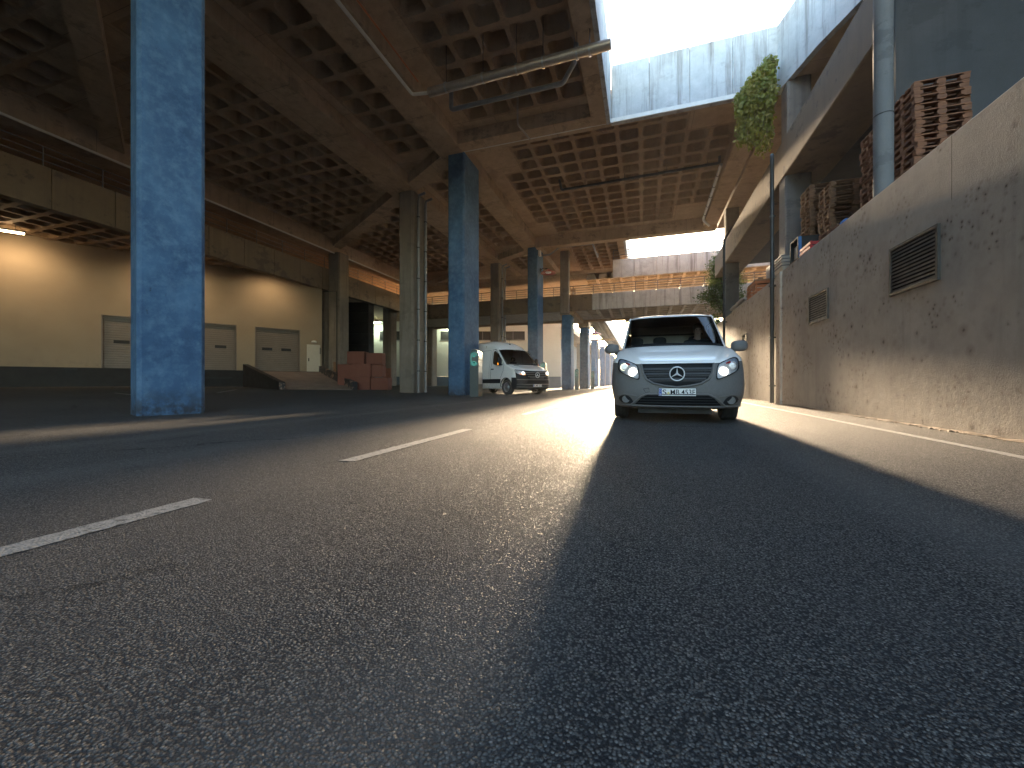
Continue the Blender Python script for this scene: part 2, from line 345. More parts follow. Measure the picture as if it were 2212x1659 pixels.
class MB:
    def __init__(s): s.v = []; s.f = []; s.uvw = 0
    def box(s, x0, x1, y0, y1, z0, z1):
        b = len(s.v)
        s.v += [(x, y, z) for z in (z0, z1) for y in (y0, y1) for x in (x0, x1)]
        s.f += [tuple(b + i for i in q) for q in ((0, 2, 3, 1), (4, 5, 7, 6), (0, 1, 5, 4), (2, 6, 7, 3), (0, 4, 6, 2), (1, 3, 7, 5))]
        return s
    def prism(s, poly, z0, z1):
        b = len(s.v); n = len(poly)
        s.v += [(p[0], p[1], z0) for p in poly] + [(p[0], p[1], z1) for p in poly]
        s.f += [tuple(b + i for i in reversed(range(n))), tuple(b + n + i for i in range(n))]
        s.f += [(b + i, b + (i + 1) % n, b + n + (i + 1) % n, b + n + i) for i in range(n)]
        return s
    def hull8(s, lo, hi):                      # two quads, lo and hi (4 points each, same order)
        b = len(s.v); s.v += [tuple(p) for p in lo] + [tuple(p) for p in hi]
        s.f += [(b + 3, b + 2, b + 1, b), (b + 4, b + 5, b + 6, b + 7)] + [(b + i, b + (i + 1) % 4, b + 4 + (i + 1) % 4, b + 4 + i) for i in range(4)]
        return s
    def quad(s, *p):
        b = len(s.v); s.v += [tuple(q) for q in p]; s.f.append(tuple(range(b, b + len(p)))); return s
    def tube(s, pts, r, n=10, cap=True):
        pts = [Vector(p) for p in pts]; rr = r if isinstance(r, (list, tuple)) else [r] * len(pts)
        b = len(s.v); t0 = (pts[1] - pts[0]).normalized()
        a = Vector((0, 0, 1)) if abs(t0.z) < .9 else Vector((1, 0, 0))
        u = (a - t0 * a.dot(t0)).normalized()
        for i, p in enumerate(pts):
            t = (pts[min(i + 1, len(pts) - 1)] - pts[max(i - 1, 0)]).normalized()
            u = (u - t * u.dot(t)).normalized(); w = t.cross(u)
            for k in range(n):
                q = 2 * math.pi * k / n; s.v.append(tuple(p + (u * math.cos(q) + w * math.sin(q)) * rr[i]))
        for i in range(len(pts) - 1):
            for k in range(n):
                s.f.append((b + i * n + k, b + i * n + (k + 1) % n, b + (i + 1) * n + (k + 1) % n, b + (i + 1) * n + k))
        if cap:
            s.f.append(tuple(b + k for k in reversed(range(n)))); s.f.append(tuple(b + (len(pts) - 1) * n + k for k in range(n)))
        return s
    def lathe(s, prof, c=(0, 0, 0), axis='z', n=24):
        b = len(s.v)
        for r, h in prof:
            for k in range(n):
                q = 2 * math.pi * k / n; a, d = r * math.cos(q), r * math.sin(q)
                p = {'z': (a, d, h), 'x': (h, a, d), 'y': (a, h, d)}[axis]
                s.v.append((p[0] + c[0], p[1] + c[1], p[2] + c[2]))
        for i in range(len(prof) - 1):
            for k in range(n): s.f.append((b + i * n + k, b + i * n + (k + 1) % n, b + (i + 1) * n + (k + 1) % n, b + (i + 1) * n + k))
        return s
    def grid(s, P):
        b = len(s.v); m = len(P[0])
        for row in P: s.v += [tuple(p) for p in row]
        for i in range(len(P) - 1):
            for j in range(m - 1): s.f.append((b + i * m + j, b + i * m + j + 1, b + (i + 1) * m + j + 1, b + (i + 1) * m + j))
        return s
    def mesh(s, name, mat, smooth=False, bevel=0., seg=1, fix=True, org=None, angle=40):
        me = bpy.data.meshes.new(name)
        vv = s.v if org is None else [(x - org.x, y - org.y, z - org.z) for x, y, z in s.v]
        me.from_pydata(vv, [], s.f)
        bm = bmesh.new(); bm.from_mesh(me)
        if fix: bmesh.ops.recalc_face_normals(bm, faces=bm.faces)
        if bevel: bmesh.ops.bevel(bm, geom=bm.edges[:], offset=bevel, segments=seg, affect='EDGES', profile=.5)
        for f in bm.faces: f.smooth = smooth
        if smooth:
            for e in bm.edges:
                if len(e.link_faces) == 2 and e.calc_face_angle(0) > R(angle): e.smooth = False
        bm.to_mesh(me); bm.free(); me.materials.append(M[mat]); return me
    def build(s, name, mat, parent=None, smooth=False, bevel=0., seg=1, fix=True, angle=40):
        org = ORG.get(parent) if parent is not None else None
        me = s.mesh(name, mat, smooth, bevel, seg, fix, org, angle)
        o = bpy.data.objects.new(name, me); COL.objects.link(o)
        if parent is not None:
            o.parent = parent; ORG[o] = ORG.get(parent, Vector())
        return o
def single(name, mb, mat, label, cat, loc, group=None, **kw):     # a thing that is one mesh with its origin at loc
    me = mb.mesh(name, mat, org=Vector(loc), **kw)
    o = bpy.data.objects.new(name, me); COL.objects.link(o); o.location = loc
    ORG[o] = Vector(loc)
    return tag(o, label, cat, group)
def struct(name, mb, mat, **kw):
    return tag(mb.build(name, mat, **kw), kind='structure')
def text_mesh(body, size, mat, extrude=.0008):
    cu = bpy.data.curves.new('t', 'FONT'); cu.body = body; cu.size = size; cu.align_x = 'CENTER'; cu.align_y = 'CENTER'; cu.extrude = extrude; cu.offset = size * .005
    o = bpy.data.objects.new('t', cu); COL.objects.link(o)
    me = bpy.data.meshes.new_from_object(o.evaluated_get(bpy.context.evaluated_depsgraph_get()))
    bpy.data.objects.remove(o); me.materials.clear(); me.materials.append(M[mat])
    vx = [v.co.x for v in me.vertices]; vy = [v.co.y for v in me.vertices]; cx, cy = (max(vx) + min(vx)) / 2, (max(vy) + min(vy)) / 2
    for v in me.vertices: v.co.x -= cx; v.co.y -= cy
    me['w'] = max(vx) - min(vx); me['h'] = max(vy) - min(vy); return me
# lettering is meshed first, while the scene is small
TXT = {'453': text_mesh('MB 453E', .088, 'ink'), '427': text_mesh('MB 427E', .088, 'ink'), 'S': text_mesh('S', .088, 'ink'), 'D': text_mesh('D', .03, 'plate')}

# ------------------------------------------------------------------ ground and road
def gz(x): return .02 * max(0., min(-11. - x, 19.))
gm = MB()
xs = [-3000, -30, -11, 0, 4, 3000]; ys = [-3000, -30, 0, 30, 150, 4000]
gm.grid([[(x, y, gz(x)) for x in xs] for y in ys])
struct('asphalt_ground', gm, 'asphalt')
def dash(x0, x1, y0, y1, rag=.006):
    b = MB(); n = max(3, int((y1 - y0) / .03)); L, Rr = [], []
    for i in range(n + 1):
        y = y0 + (y1 - y0) * i / n
        L.append((x0 + rng.uniform(-rag, rag), y + (rng.uniform(-.03, .03) if i in (0, n) else 0), gz(x0) + .004)); Rr.append((x1 + rng.uniform(-rag, rag), y, gz(x1) + .004))
    b.grid([L, Rr]); return struct('road_marking', b, 'mark', fix=False)
for y0, y1 in ((-1.2, 1.46), (2.5, 4.72), (7.25, 10.7), (13.2, 16.6), (19.2, 22.6), (25.2, 28.6), (31.2, 34.6), (37.2, 40.6)): dash(-2.22, -2.09, y0, y1)
dash(2.84, 2.95, -4, 46)
for (xa, ya, xb, yb) in ((-20.5, 11.5, -23.6, 13.5), (-17.5, 9.6, -20.5, 10.4), (-18.6, 13.2, -21.9, 16.6)):
    dx, dy = xb - xa, yb - ya; l = math.hypot(dx, dy); nx, ny = -dy / l * .05, dx / l * .05
    struct('road_marking', MB().quad(*[(x, y, gz(x) + .006) for x, y in ((xa - nx, ya - ny), (xb - nx, yb - ny), (xb + nx, yb + ny), (xa + nx, ya + ny))]), 'mark')
# dirt and broken edge along the foot of the retaining wall
db = MB()
for i in range(420):
    y = rng.uniform(.5, 24); x = 3.61 - abs(rng.gauss(0, .035)); r = rng.uniform(.006, .03); h = r * rng.uniform(.3, .8)
    a = rng.uniform(0, 3.1)
    lo = [(x + r * math.cos(a + k * 1.57) * rng.uniform(.6, 1.2), y + 1.8 * r * math.sin(a + k * 1.57) * rng.uniform(.6, 1.2), .001) for k in range(4)]
    hi = [(x + (p[0] - x) * .5, y + (p[1] - y) * .5, h) for p in lo]
    db.hull8(lo, hi)
ys_ = [.5 + i * .18 for i in range(135)]
db.grid([[(3.64, y, .03 + rng.uniform(-.01, .012)) for y in ys_], [(3.585 + rng.uniform(-.02, .02), y, .005) for y in ys_]])
tag(db.build('wall_foot_debris', 'dirt'), 'line of dirt and crumbled asphalt along the retaining wall foot', 'debris', kind='stuff')

# ------------------------------------------------------------------ coffers
PIT = 1.04
def rrect(hw, hh, r, n=5):
    pts = []
    for cx, cy, a0 in ((hw - r, hh - r, 0), (-hw + r, hh - r, 90), (-hw + r, -hh + r, 180), (hw - r, -hh + r, 270)):
        for k in range(n):
            a = R(a0 + 90 * k / (n - 1)); pts.append((cx + r * math.cos(a), cy + r * math.sin(a)))
    return pts
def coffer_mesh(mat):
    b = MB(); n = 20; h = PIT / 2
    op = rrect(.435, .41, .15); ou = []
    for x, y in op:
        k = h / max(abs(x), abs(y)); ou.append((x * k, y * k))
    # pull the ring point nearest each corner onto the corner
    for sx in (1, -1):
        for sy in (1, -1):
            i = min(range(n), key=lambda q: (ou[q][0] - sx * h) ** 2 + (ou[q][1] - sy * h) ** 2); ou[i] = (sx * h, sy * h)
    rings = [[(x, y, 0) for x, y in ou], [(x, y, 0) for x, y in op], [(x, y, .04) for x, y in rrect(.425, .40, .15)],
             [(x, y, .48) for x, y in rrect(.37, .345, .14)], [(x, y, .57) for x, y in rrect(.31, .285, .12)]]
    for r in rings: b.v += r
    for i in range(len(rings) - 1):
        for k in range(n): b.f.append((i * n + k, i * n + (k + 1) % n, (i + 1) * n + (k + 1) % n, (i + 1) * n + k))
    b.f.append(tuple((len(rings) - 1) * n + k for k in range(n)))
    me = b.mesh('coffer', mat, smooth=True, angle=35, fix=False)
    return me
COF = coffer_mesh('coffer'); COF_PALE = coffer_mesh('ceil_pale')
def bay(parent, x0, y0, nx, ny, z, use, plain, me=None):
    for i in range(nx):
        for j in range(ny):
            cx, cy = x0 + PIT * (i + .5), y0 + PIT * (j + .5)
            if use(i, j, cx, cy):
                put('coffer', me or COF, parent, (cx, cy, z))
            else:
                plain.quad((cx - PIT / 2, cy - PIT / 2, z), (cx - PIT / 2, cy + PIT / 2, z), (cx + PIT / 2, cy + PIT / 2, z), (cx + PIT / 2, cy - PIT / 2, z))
def frame(plain, X0, X1, Y0, Y1, x0, x1, y0, y1, z):
    """flat soffit between the outer rectangle and the coffer grid"""
    for a in ((X0, X1, Y0, y0), (X0, X1, y1, Y1), (X0, x0, y0, y1), (x1, X1, y0, y1)):
        if a[1] - a[0] > .001 and a[3] - a[2] > .001: plain.quad((a[0], a[2], z), (a[0], a[3], z), (a[1], a[3], z), (a[1], a[2], z))
ZS, ZB = 12.3, 11.7
NAVG = 'waffle slab decks over the road'
# deck beside the first opening
d1 = thing('waffle_deck', 'dark coffered concrete deck overhead with the ducts, left of the nearest sky opening', 'concrete deck', (-5, 3, ZB), group=NAVG)
pl = MB(); bay(d1, -7.4, 1.84, 5, 14, ZS, lambda i, j, x, y: not (i == 0 and j < 3), pl)
frame(pl, -8.25, -1.7, -30, 17.5, -7.4, -2.2, 1.84, 16.4, ZS); pl.build('soffit', 'ceil', d1, fix=False)
MB().box(-9.6, -1.45, -30, 17.5, 12.9, 13.3).build('deck_slab', 'ceil', d1)
MB().box(-9.5, -8.25, -30, 17.55, ZB, 12.75).build('longitudinal_beam', 'beam', d1, bevel=.02)
MB().box(-8.24, -1.75, 16.85, 17.5, ZB + .02, 12.74).build('transverse_beam', 'beam', d1, bevel=.015)
MB().box(-2.1, -1.36, -30, 17.52, ZB + .01, 12.76).build('edge_beam', 'beam', d1, bevel=.015)
y = -8.
while y < 17.4:
    y2 = min(y + 2.8, 17.56); MB().box(-1.5, -1.33, y + .006, y2 - .006, ZB - .02, 14.2).build('parapet_panel', 'pale', d1, bevel=.01); y = y2
MB().box(-1.62, -1.5, -8, 17.54, ZB + .1, 14.1).build('parapet_core', 'ceil', d1)
# deck across the road after the opening
d2 = thing('waffle_deck', 'large coffered concrete deck crossing above the white van', 'concrete deck', (-1, 24, ZB), group=NAVG)
pl = MB()
bay(d2, -7.41, 18.0, 11, 12, ZS, lambda i, j, x, y: not ((i >= 9 and j < 2) or (i >= 9 and j >= 10) or (i == 0 and j < 3) or (i == 0 and j > 9)), pl)
frame(pl, -8.25, 4.1, 17.6, 31.2, -7.41, -7.41 + 11 * PIT, 18.0, 18.0 + 12 * PIT, ZS); pl.build('soffit', 'ceil', d2, fix=False)
MB().box(-9.6, 5.0, 17.75, 31.6, 12.9, 13.3).build('deck_slab', 'ceil', d2)
MB().box(-9.5, -8.25, 17.6, 31.55, ZB, 12.75).build('longitudinal_beam', 'beam', d2, bevel=.02)
MB().box(-8.24, 4.0, 17.62, 17.98, ZB + .12, 12.74).build('transverse_beam', 'beam', d2, bevel=.015)
MB().box(-8.24, 4.9, 31.0, 31.6, ZB - .25, 12.74).build('transverse_beam', 'beam', d2, bevel=.015)
MB().box(4.0, 4.9, 17.6, 30.98, ZB, 12.76).build('edge_beam', 'beam', d2, bevel=.015)
x = -1.32
while x < 4.8:
    x2 = min(x + 1.55, 4.86); MB().box(x + .006, x2 - .006, 17.58, 17.76, ZB + .02, 14.2).build('parapet_panel', 'pale', d2, bevel=.01); x = x2
MB().box(-8.2, 4.0, 17.52, 17.575, ZB + .03, ZB + .2).build('edge_flashing', 'conduit', d2)
MB().box(-1.3, 4.84, 17.76, 17.9, 12.75, 14.1).build('parapet_core', 'ceil', d2)
# third bay
d3 = thing('waffle_deck', 'coffered concrete deck beside the far sky opening, behind the red lamp', 'concrete deck', (-5, 38, ZB), group=NAVG)
pl = MB(); bay(d3, -6.1, 32.6, 4, 11, ZS, lambda i, j, x, y: not (i == 0 and j < 1), pl)
frame(pl, -8.25, -1.7, 31.6, 45, -6.1, -6.1 + 4 * PIT, 32.6, 32.6 + 11 * PIT, ZS); pl.build('soffit', 'ceil', d3, fix=False)
MB().box(-9.6, -1.45, 31.61, 45.4, 12.9, 13.3).build('deck_slab', 'ceil', d3)
MB().box(-9.5, -8.25, 31.6, 45.4, ZB, 12.75).build('longitudinal_beam', 'beam', d3, bevel=.02)
MB().box(-8.24, -1.4, 44.6, 45.3, ZB - .25, 12.74).build('transverse_beam', 'beam', d3, bevel=.015)
MB().box(-2.0, -1.36, 31.62, 44.58, ZB + .01, 12.76).build('edge_beam', 'beam', d3, bevel=.015)
for k in range(5): MB().box(-1.5, -1.33, 31.62 + k * 2.75, 31.62 + k * 2.75 + 2.738, ZB - .02, 14.2).build('parapet_panel', 'pale', d3, bevel=.01)
MB().box(-1.62, -1.5, 31.7, 45.3, 12.8, 14.1).build('parapet_core', 'ceil', d3)
# decks to the left
def skew(x, k=0): return 17.7 - .6 * (x + 9) + 14.6 * k
def clear(x, y): return min(abs(y - skew(x, k)) for k in (-1, 0, 1)) > 1.25
d4 = thing('waffle_deck', 'narrow coffered deck two coffers wide between the blue and grey column rows', 'concrete deck', (-11, 15, ZB), group=NAVG)
pl = MB(); bay(d4, -12.04, 2.0, 2, 36, ZS, lambda i, j, x, y: clear(x, y), pl)
frame(pl, -12.55, -9.45, -30, 60, -12.04, -9.96, 2.0, 2.0 + 36 * PIT, ZS); pl.build('soffit', 'ceil', d4, fix=False)
MB().box(-12.6, -9.61, -30, 60, 12.9, 13.3).build('deck_slab', 'ceil', d4)
d5 = thing('waffle_deck', 'wide dark coffered deck over the loading yard on the left', 'concrete deck', (-19, 15, ZB), group=NAVG)
pl = MB(); bay(d5, -23.76, 2.0, 9, 34, ZS, lambda i, j, x, y: clear(x, y), pl)
frame(pl, -24.05, -14.15, -30, 60, -23.76, -14.4, 2.0, 2.0 + 34 * PIT, ZS); pl.build('soffit', 'ceil', d5, fix=False)
MB().box(-60, -14.1, -30, 60, 12.9, 13.3).build('deck_slab', 'ceil', d5)
MB().box(-14.2, -12.5, -30, 60, ZB, 12.75).build('longitudinal_beam', 'beam', d5, bevel=.02)
MB().box(-25.0, -24.0, -30, 60, 11.2, 12.75).build('longitudinal_beam', 'beam', d5, bevel=.02)
for k in (-1, 0, 1):
    for (xa, xb, dd, zz) in ((-12.49, -9.51, d4, ZB + .02), (-23.98, -14.21, d5, ZB + .03)):
        MB().prism([(xa, skew(xa, k) - .45), (xb, skew(xb, k) - .45), (xb, skew(xb, k) + .45), (xa, skew(xa, k) + .45)], zz, 12.74).build('transverse_beam', 'beam', dd)
single('conduit', MB().tube([(-23.9, -20, 11.16), (-23.9, 58, 11.16)], .06, 8), 'conduit', 'long pale line running under the beam above the loading yard', 'conduit', (-23.9, 20, 11.1))  # pale tube traces the white line under the beam

# ------------------------------------------------------------------ columns
def column(parent, name, x0, x1, y0, y1, z0, z1, mat, ch=.07):
    poly = [(x0 + ch, y0), (x1 - ch, y0), (x1, y0 + ch), (x1, y1 - ch), (x1 - ch, y1), (x0 + ch, y1), (x0, y1 - ch), (x0, y0 + ch)]
    return MB().prism(poly, z0, z1).build(name, mat, parent)
BG = 'blue painted columns along the road'
c0 = thing('blue_column', 'big blue painted concrete column standing nearest on the left', 'column', (-8.62, 4.69, 0), R(-22), group=BG, local=True)
b = MB().prism([(x, y) for x, y in ((-.78, 0), (-.08, 0), (0, .06), (0, .93), (-.08, 1.0), (-.78, 1.0), (-.85, .92), (-.85, .08))], -.05, 11.72)
b.build('shaft', 'blue', c0)
labs = ['blue column with the charging post in front of the parked van', 'blue column carrying a red lamp, behind the parked van', 'blue column under the far footbridge corner, behind the parked van',
        'blue column carrying the far reddish lamp, just past the footbridge', 'sixth blue column from the front along the road', 'seventh blue column from the front along the road', 'eighth blue column from the front along the road', 'ninth blue column from the front along the road', 'farthest visible blue column along the road', 'last blue column at the far end of the row']
FARCOL = (66.5, 79.6, 92, 105, 118, 131)
for i, (xe, yy, zt, ln) in enumerate([(-8.2, 17.5, ZB + .03, 1.9), (-8.2, 31.6, ZB + .03, 1.9), (-6.2, 35.9, 6.78, 1.5), (-5.5, 42.1, 6.4, 1.5)] + [(-7.3, q, 7.58, 1.7) for q in FARCOL]):
    c = thing('blue_column', labs[i], 'column', (xe - .42, yy, 0), group=BG)
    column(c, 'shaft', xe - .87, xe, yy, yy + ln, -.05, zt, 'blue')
    if i == 2: column(c, 'upper_shaft', xe - .85, xe - .05, 35.0, 35.58, 6.8, 12.8, 'pillar')
    if i == 3: MB().box(xe - 1.0, xe + .1, 41.7, yy + ln + .1, 6.4, 7.0).build('capital', 'beam', c)
    if i >= 4:
        MB().tube([(xe + .12, yy + 1.2, 0.02), (xe + .12, yy + 1.2, 7.5)], .1, 8).build('downpipe', 'pipe_grey', c, smooth=True)
RG = 'bare concrete columns under the deck'
for i, yy in enumerate((20.0, 34.6, 49.2)):
    c = thing('concrete_column', ['bare concrete column with two downpipes left of the blue column', 'brown concrete column with pipes behind the parked van', 'far bare concrete column of the middle row'][i], 'column', (-13.1, yy, 0), group=RG)
    column(c, 'shaft', -13.55, -12.6, yy, yy + 1.7, -.05, ZB + .02, 'pillar', .1)
    for px, py in ((-12.5, yy + .45), (-12.5, yy + 1.25)):
        p = MB().tube([(px, py, gz(px)), (px, py, 11.2), (px + .1, py - .1, 11.5), (px + .5, py - .1, 11.6)], .075, 10).build('downpipe', 'pipe_grey', c, smooth=True)
        cl = MB()
        for z in (1.3, 3.1, 4.9, 6.7, 8.5, 10.3): cl.lathe([(.075, z - .03), (.1, z - .03), (.1, z + .03), (.075, z + .03)], (px, py, 0), n=12)
        cl.build('clamps', 'dark_metal', p)
for i, (xx, yy) in enumerate(((-24.0, 26.3), (-24.0, 41.3))):
    c = thing('concrete_column', ['stained concrete column at the corner of the cream warehouse wall', 'narrow brown concrete column in front of the white building'][i], 'column', (xx, yy, gz(xx)), group=RG)
    column(c, 'shaft', xx - .55, xx + .6, yy, yy + 1.2, gz(xx) - .1, 11.22, 'pillar', .1)
    if i == 0:
        MB().box(-25.35, -24.57, 26.0, 26.9, gz(-25) - .1, 8.1).build('pilaster', 'pillar', c, bevel=.03)
        MB().tube([(-23.55, 26.22, .3), (-23.55, 26.22, 8.0), (-24.6, 25.9, 8.0)], .04, 6).build('conduit', 'dark_metal', c)
c = thing('concrete_column', 'dark concrete column with brick foot in front of the white building', 'column', (-25.9, 36.0, gz(-25.9)), group=RG)
column(c, 'shaft', -26.5, -25.4, 36.2, 37.2, gz(-26) - .1, 8.6, 'pillar', .06)
bz = gz(-26)
bk = MB().box(-.115, .115, -.05, .05, -.033, .033).mesh('brick', 'brick', bevel=.004)
for r_ in range(24):
    for k in range(4): put('brick', bk, c, (-26.3 + .25 * k + (.06 if r_ % 2 else -.06), 36.13, bz + .05 + r_ * .077), (0, 0, rng.uniform(-.02, .02)))

# ------------------------------------------------------------------ gallery, warehouse
A = Vector((-32.62, 11.68)); U = Vector((.5087, .8609)); Nn = Vector((.8609, -.5087))
def W(t, h, z): p = A + U * t + Nn * h; return (p.x, p.y, z)
def wbox(mb, t0, t1, h0, h1, z0, z1):
    lo = [W(t0, h0, z0), W(t1, h0, z0), W(t1, h1, z0), W(t0, h1, z0)]; return mb.hull8(lo, [(x, y, z1) for x, y, z in lo])
g = thing('gallery', 'dark stained concrete gallery running above the loading dock', 'gallery', (-24.6, 15, 8.15))
y = -20.6
while y < 58:
    MB().box(-24.9, -24.4 + rng.uniform(-.008, .008), y + .012, y + 2.188, 8.15, 9.9).build('spandrel_panel', 'spandrel', g, bevel=.012); y += 2.2
pl = MB(); infront = lambda x, y: (Vector((x, y)) - A).dot(Nn) > -.9
bay(g, -32.4, 6.9, 7, 20, 8.62, lambda i, j, x, y: infront(x, y) and (x > -27.5 or y > 9), pl)
frame(pl, -40, -24.9, -20, 58, -32.4, -32.4 + 7 * PIT, 6.9, 6.9 + 20 * PIT, 8.62); pl.build('soffit', 'ceil', g, fix=False)
MB().box(-40, -24.9, -20, 58, 9.22, 9.5).build('floor_slab', 'ceil', g)
for z in (10.2, 10.5, 10.8): MB().tube([(-24.6, -20, z), (-24.6, 58, z)], .025, 6).build('rail', 'rail', g)
for k in range(40): MB().box(-24.62, -24.58, -20 + k * 2, -19.96 + k * 2, 9.9, 10.82).build('rail_post', 'rail', g)
MB().box(-40.4, -40, -30, 60, -.1, 12.7).build('back_wall', 'grey', g)
wh = thing('warehouse', 'cream warehouse wall with roller shutters above a black loading dock', 'warehouse', W(8, 0, .3))
doors = [(3.77, 7.0), (7.55, 10.47), (11.56, 14.53)]; D0, D1 = 1.47, 4.70
wm = MB(); prev = -14.
for a, e in doors:
    wbox(wm, prev, a, -.3, 0, 1.5, 8.75); wbox(wm, a, e, -.3, 0, D1, 8.75); prev = e
wbox(wm, prev, 16.12, -.3, 0, 1.5, 8.75); wm.build('wall', 'plaster', wh, fix=False)
wbox(MB(), -14, 16.1, -.28, .05, -.1, 1.49).build('dock_base', 'base_dark', wh)
for k, (a, e) in enumerate(doors):
    fr = MB(); wbox(fr, a + .001, a + .06, -.27, .012, D0 + .03, D1 - .002); wbox(fr, e - .06, e - .001, -.27, .012, D0 + .03, D1 - .002); wbox(fr, a + .06, e - .06, -.27, .012, D1 - .06, D1 - .002)
    sh = thing  # roller shutter: part of the warehouse, its slats are sub-parts
    dr = fr.build('roller_shutter', 'shutter', wh)
    n = 22; zz = D0 + .03
    for i in range(n):
        z0 = zz + i * (D1 - .06 - zz) / n; z1 = zz + (i + 1) * (D1 - .06 - zz) / n
        wbox(MB(), a + .06, e - .06, -.24, -.17 - .0, z0 + .006, z1 - .006).build('slat', 'shutter', dr, bevel=.012)
    wbox(MB(), a + .06, e - .06, -.26, -.22, zz, D1 - .06).build('shutter_back', 'base_dark', dr)
    for c_ in ((.3, .52), (.62, .84)):
        w_ = e - a
        wbox(MB(), a + .16 * w_ + (0 if c_[0] < .5 else .42 * w_), a + .38 * w_ + (0 if c_[0] < .5 else .42 * w_), -.2, -.155, 3.02, 3.22).build('window', 'black', dr, bevel=.01)
dd = wbox(MB(), 15.0, 15.98, -.02, .035, 1.5, 3.62).build('side_door', 'door_paint', wh, bevel=.008)
wbox(MB(), 15.1, 15.16, .03, .09, 2.3, 2.55).build('handle', 'black', dd)
wbox(MB(), 15.94, 16.0, .03, .08, 2.9, 3.4).build('hinge', 'vent_metal', dd)
bl = MB(); bc = W(15.5, .1, 3.82)
bl.lathe([(.0, .13), (.09, .12), (.16, .07), (.19, 0), (.19, -.04), (0, -.04)], bc, n=16); bl.build('bulkhead_lamp', 'white_plastic', wh, smooth=True)
wbox(MB(), -6, -5.4, 0.05, .1, 1.4, 1.5).build('bumper_block', 'black', wh)
wbox(MB(), 2.2, 2.8, .05, .15, 1.38, 1.48).build('dock_buffer', 'black', wh)
wbox(MB(), 8.0, 10.2, .05, .16, .9, 1.02).build('dock_buffer', 'black', wh)
# dock lamps: real fixtures with their own light
def dock_lamp(t, h, label, power, tube=False):
    h = 1.9
    p = Vector(W(t, h, 8.30))
    o = thing('dock_lamp', label, 'lamp', (p.x, p.y, 8.62), group='lamps above the loading dock')
    if tube:
        MB().tube([W(t - .7, h, 8.3), W(t + .7, h, 8.3)], .045, 8).build('tube', 'lamp_warm', o)
        q = MB(); wbox(q, t - .75, t + .75, h - .08, h + .08, 8.36, 8.44); q.build('housing', 'dark_metal', o)
    else:
        MB().lathe([(0, -.11), (.07, -.1), (.11, -.05), (.11, 0), (0, 0)], (p.x, p.y, 8.33), n=14).build('bulb', 'lamp_warm', o, smooth=True)
        MB().lathe([(.13, -.04), (.15, .0), (.1, .1), (0, .12)], (p.x, p.y, 8.36), n=14).build('housing', 'dark_metal', o, smooth=True)
    for s_ in (-.4, .4):
        a = W(t + s_, h, 8.4); MB().tube([a, (a[0], a[1], 8.66)], .012, 5).build('hanger', 'dark_metal', o)
    L = bpy.data.lights.new('dock_lamp_light', 'SPOT'); L.energy = power; L.color = (1., .72, .42); L.shadow_soft_size = .25; L.spot_size = R(150); L.spot_blend = .9
    lo = bpy.data.objects.new('light', L); COL.objects.link(lo); lo.parent = o; lo.location = (0, 0, -.46)
    d = Vector((-Nn.x * .7, -Nn.y * .7, -1)).normalized(); lo.rotation_euler = d.to_track_quat('-Z', 'Y').to_euler()
dock_lamp(.45, 1.3, 'glowing tube lamp at the left edge above the loading dock', 46, True)
dock_lamp(6.9, 1.3, 'dock lamp hidden behind the nearest blue column', 36)
dock_lamp(12.4, 1.3, 'bright warm lamp above the shutter with the ramp', 46)
# ramp to the third shutter
def ramp():
    o = thing('loading_ramp', 'concrete loading ramp with black flaking side walls', 'ramp', (-21, 21, .2))
    tl, tr = Vector((-26.95, 21.3)), Vector((-24.55, 25.35))     # at the dock
    bl_, br = Vector((-21.0, 19.0)), Vector((-18.1, 21.55))
    z0, z1 = .17, 1.48
    MB().hull8([(tl.x, tl.y, 0), (tr.x, tr.y, 0), (br.x, br.y, 0), (bl_.x, bl_.y, 0)], [(tl.x, tl.y, z1), (tr.x, tr.y, z1), (br.x, br.y, z0), (bl_.x, bl_.y, z0 + .02)]).build('ramp_slab', 'ramp', o)
    for a, e, m, w_ in ((tl, bl_, 'base_dark', .35), (tr, br, 'peel', .32)):
        d = (e - a).normalized(); n = Vector((-d.y, d.x)) * w_ * (-1 if a is tl else 1)
        q = [(a.x, a.y), (e.x, e.y), (e.x + n.x, e.y + n.y), (a.x + n.x, a.y + n.y)]
        MB().hull8([(x, y, 0) for x, y in q], [(q[0][0], q[0][1], 1.95), (q[1][0], q[1][1], .66), (q[2][0], q[2][1], .66), (q[3][0], q[3][1], 1.95)]).build('side_wall', m, o, bevel=.02)
        f = Vector(e) + d * .012
        MB().hull8([(f.x, f.y, .18), (f.x + n.x, f.y + n.y, .18), (f.x + n.x + d.x * .01, f.y + n.y + d.y * .01, .18), (f.x + d.x * .01, f.y + d.y * .01, .18)],
                   [(f.x, f.y, .62), (f.x + n.x, f.y + n.y, .62), (f.x + n.x + d.x * .01, f.y + n.y + d.y * .01, .62), (f.x + d.x * .01, f.y + d.y * .01, .62)]).build('end_plate', 'peel', o)
ramp()
single('timber_plank', MB().hull8([(-22.95, 25.2, .24), (-22.75, 25.25, .24), (-22.77, 25.33, .24), (-22.97, 25.28, .24)], [(-23.9, 26.2, 2.3), (-23.7, 26.25, 2.3), (-23.72, 26.32, 2.3), (-23.92, 26.28, 2.3)]), 'wood_old', 'wooden plank leaning on the stained column beside the ramp', 'plank', (-22.9, 25.2, .24))
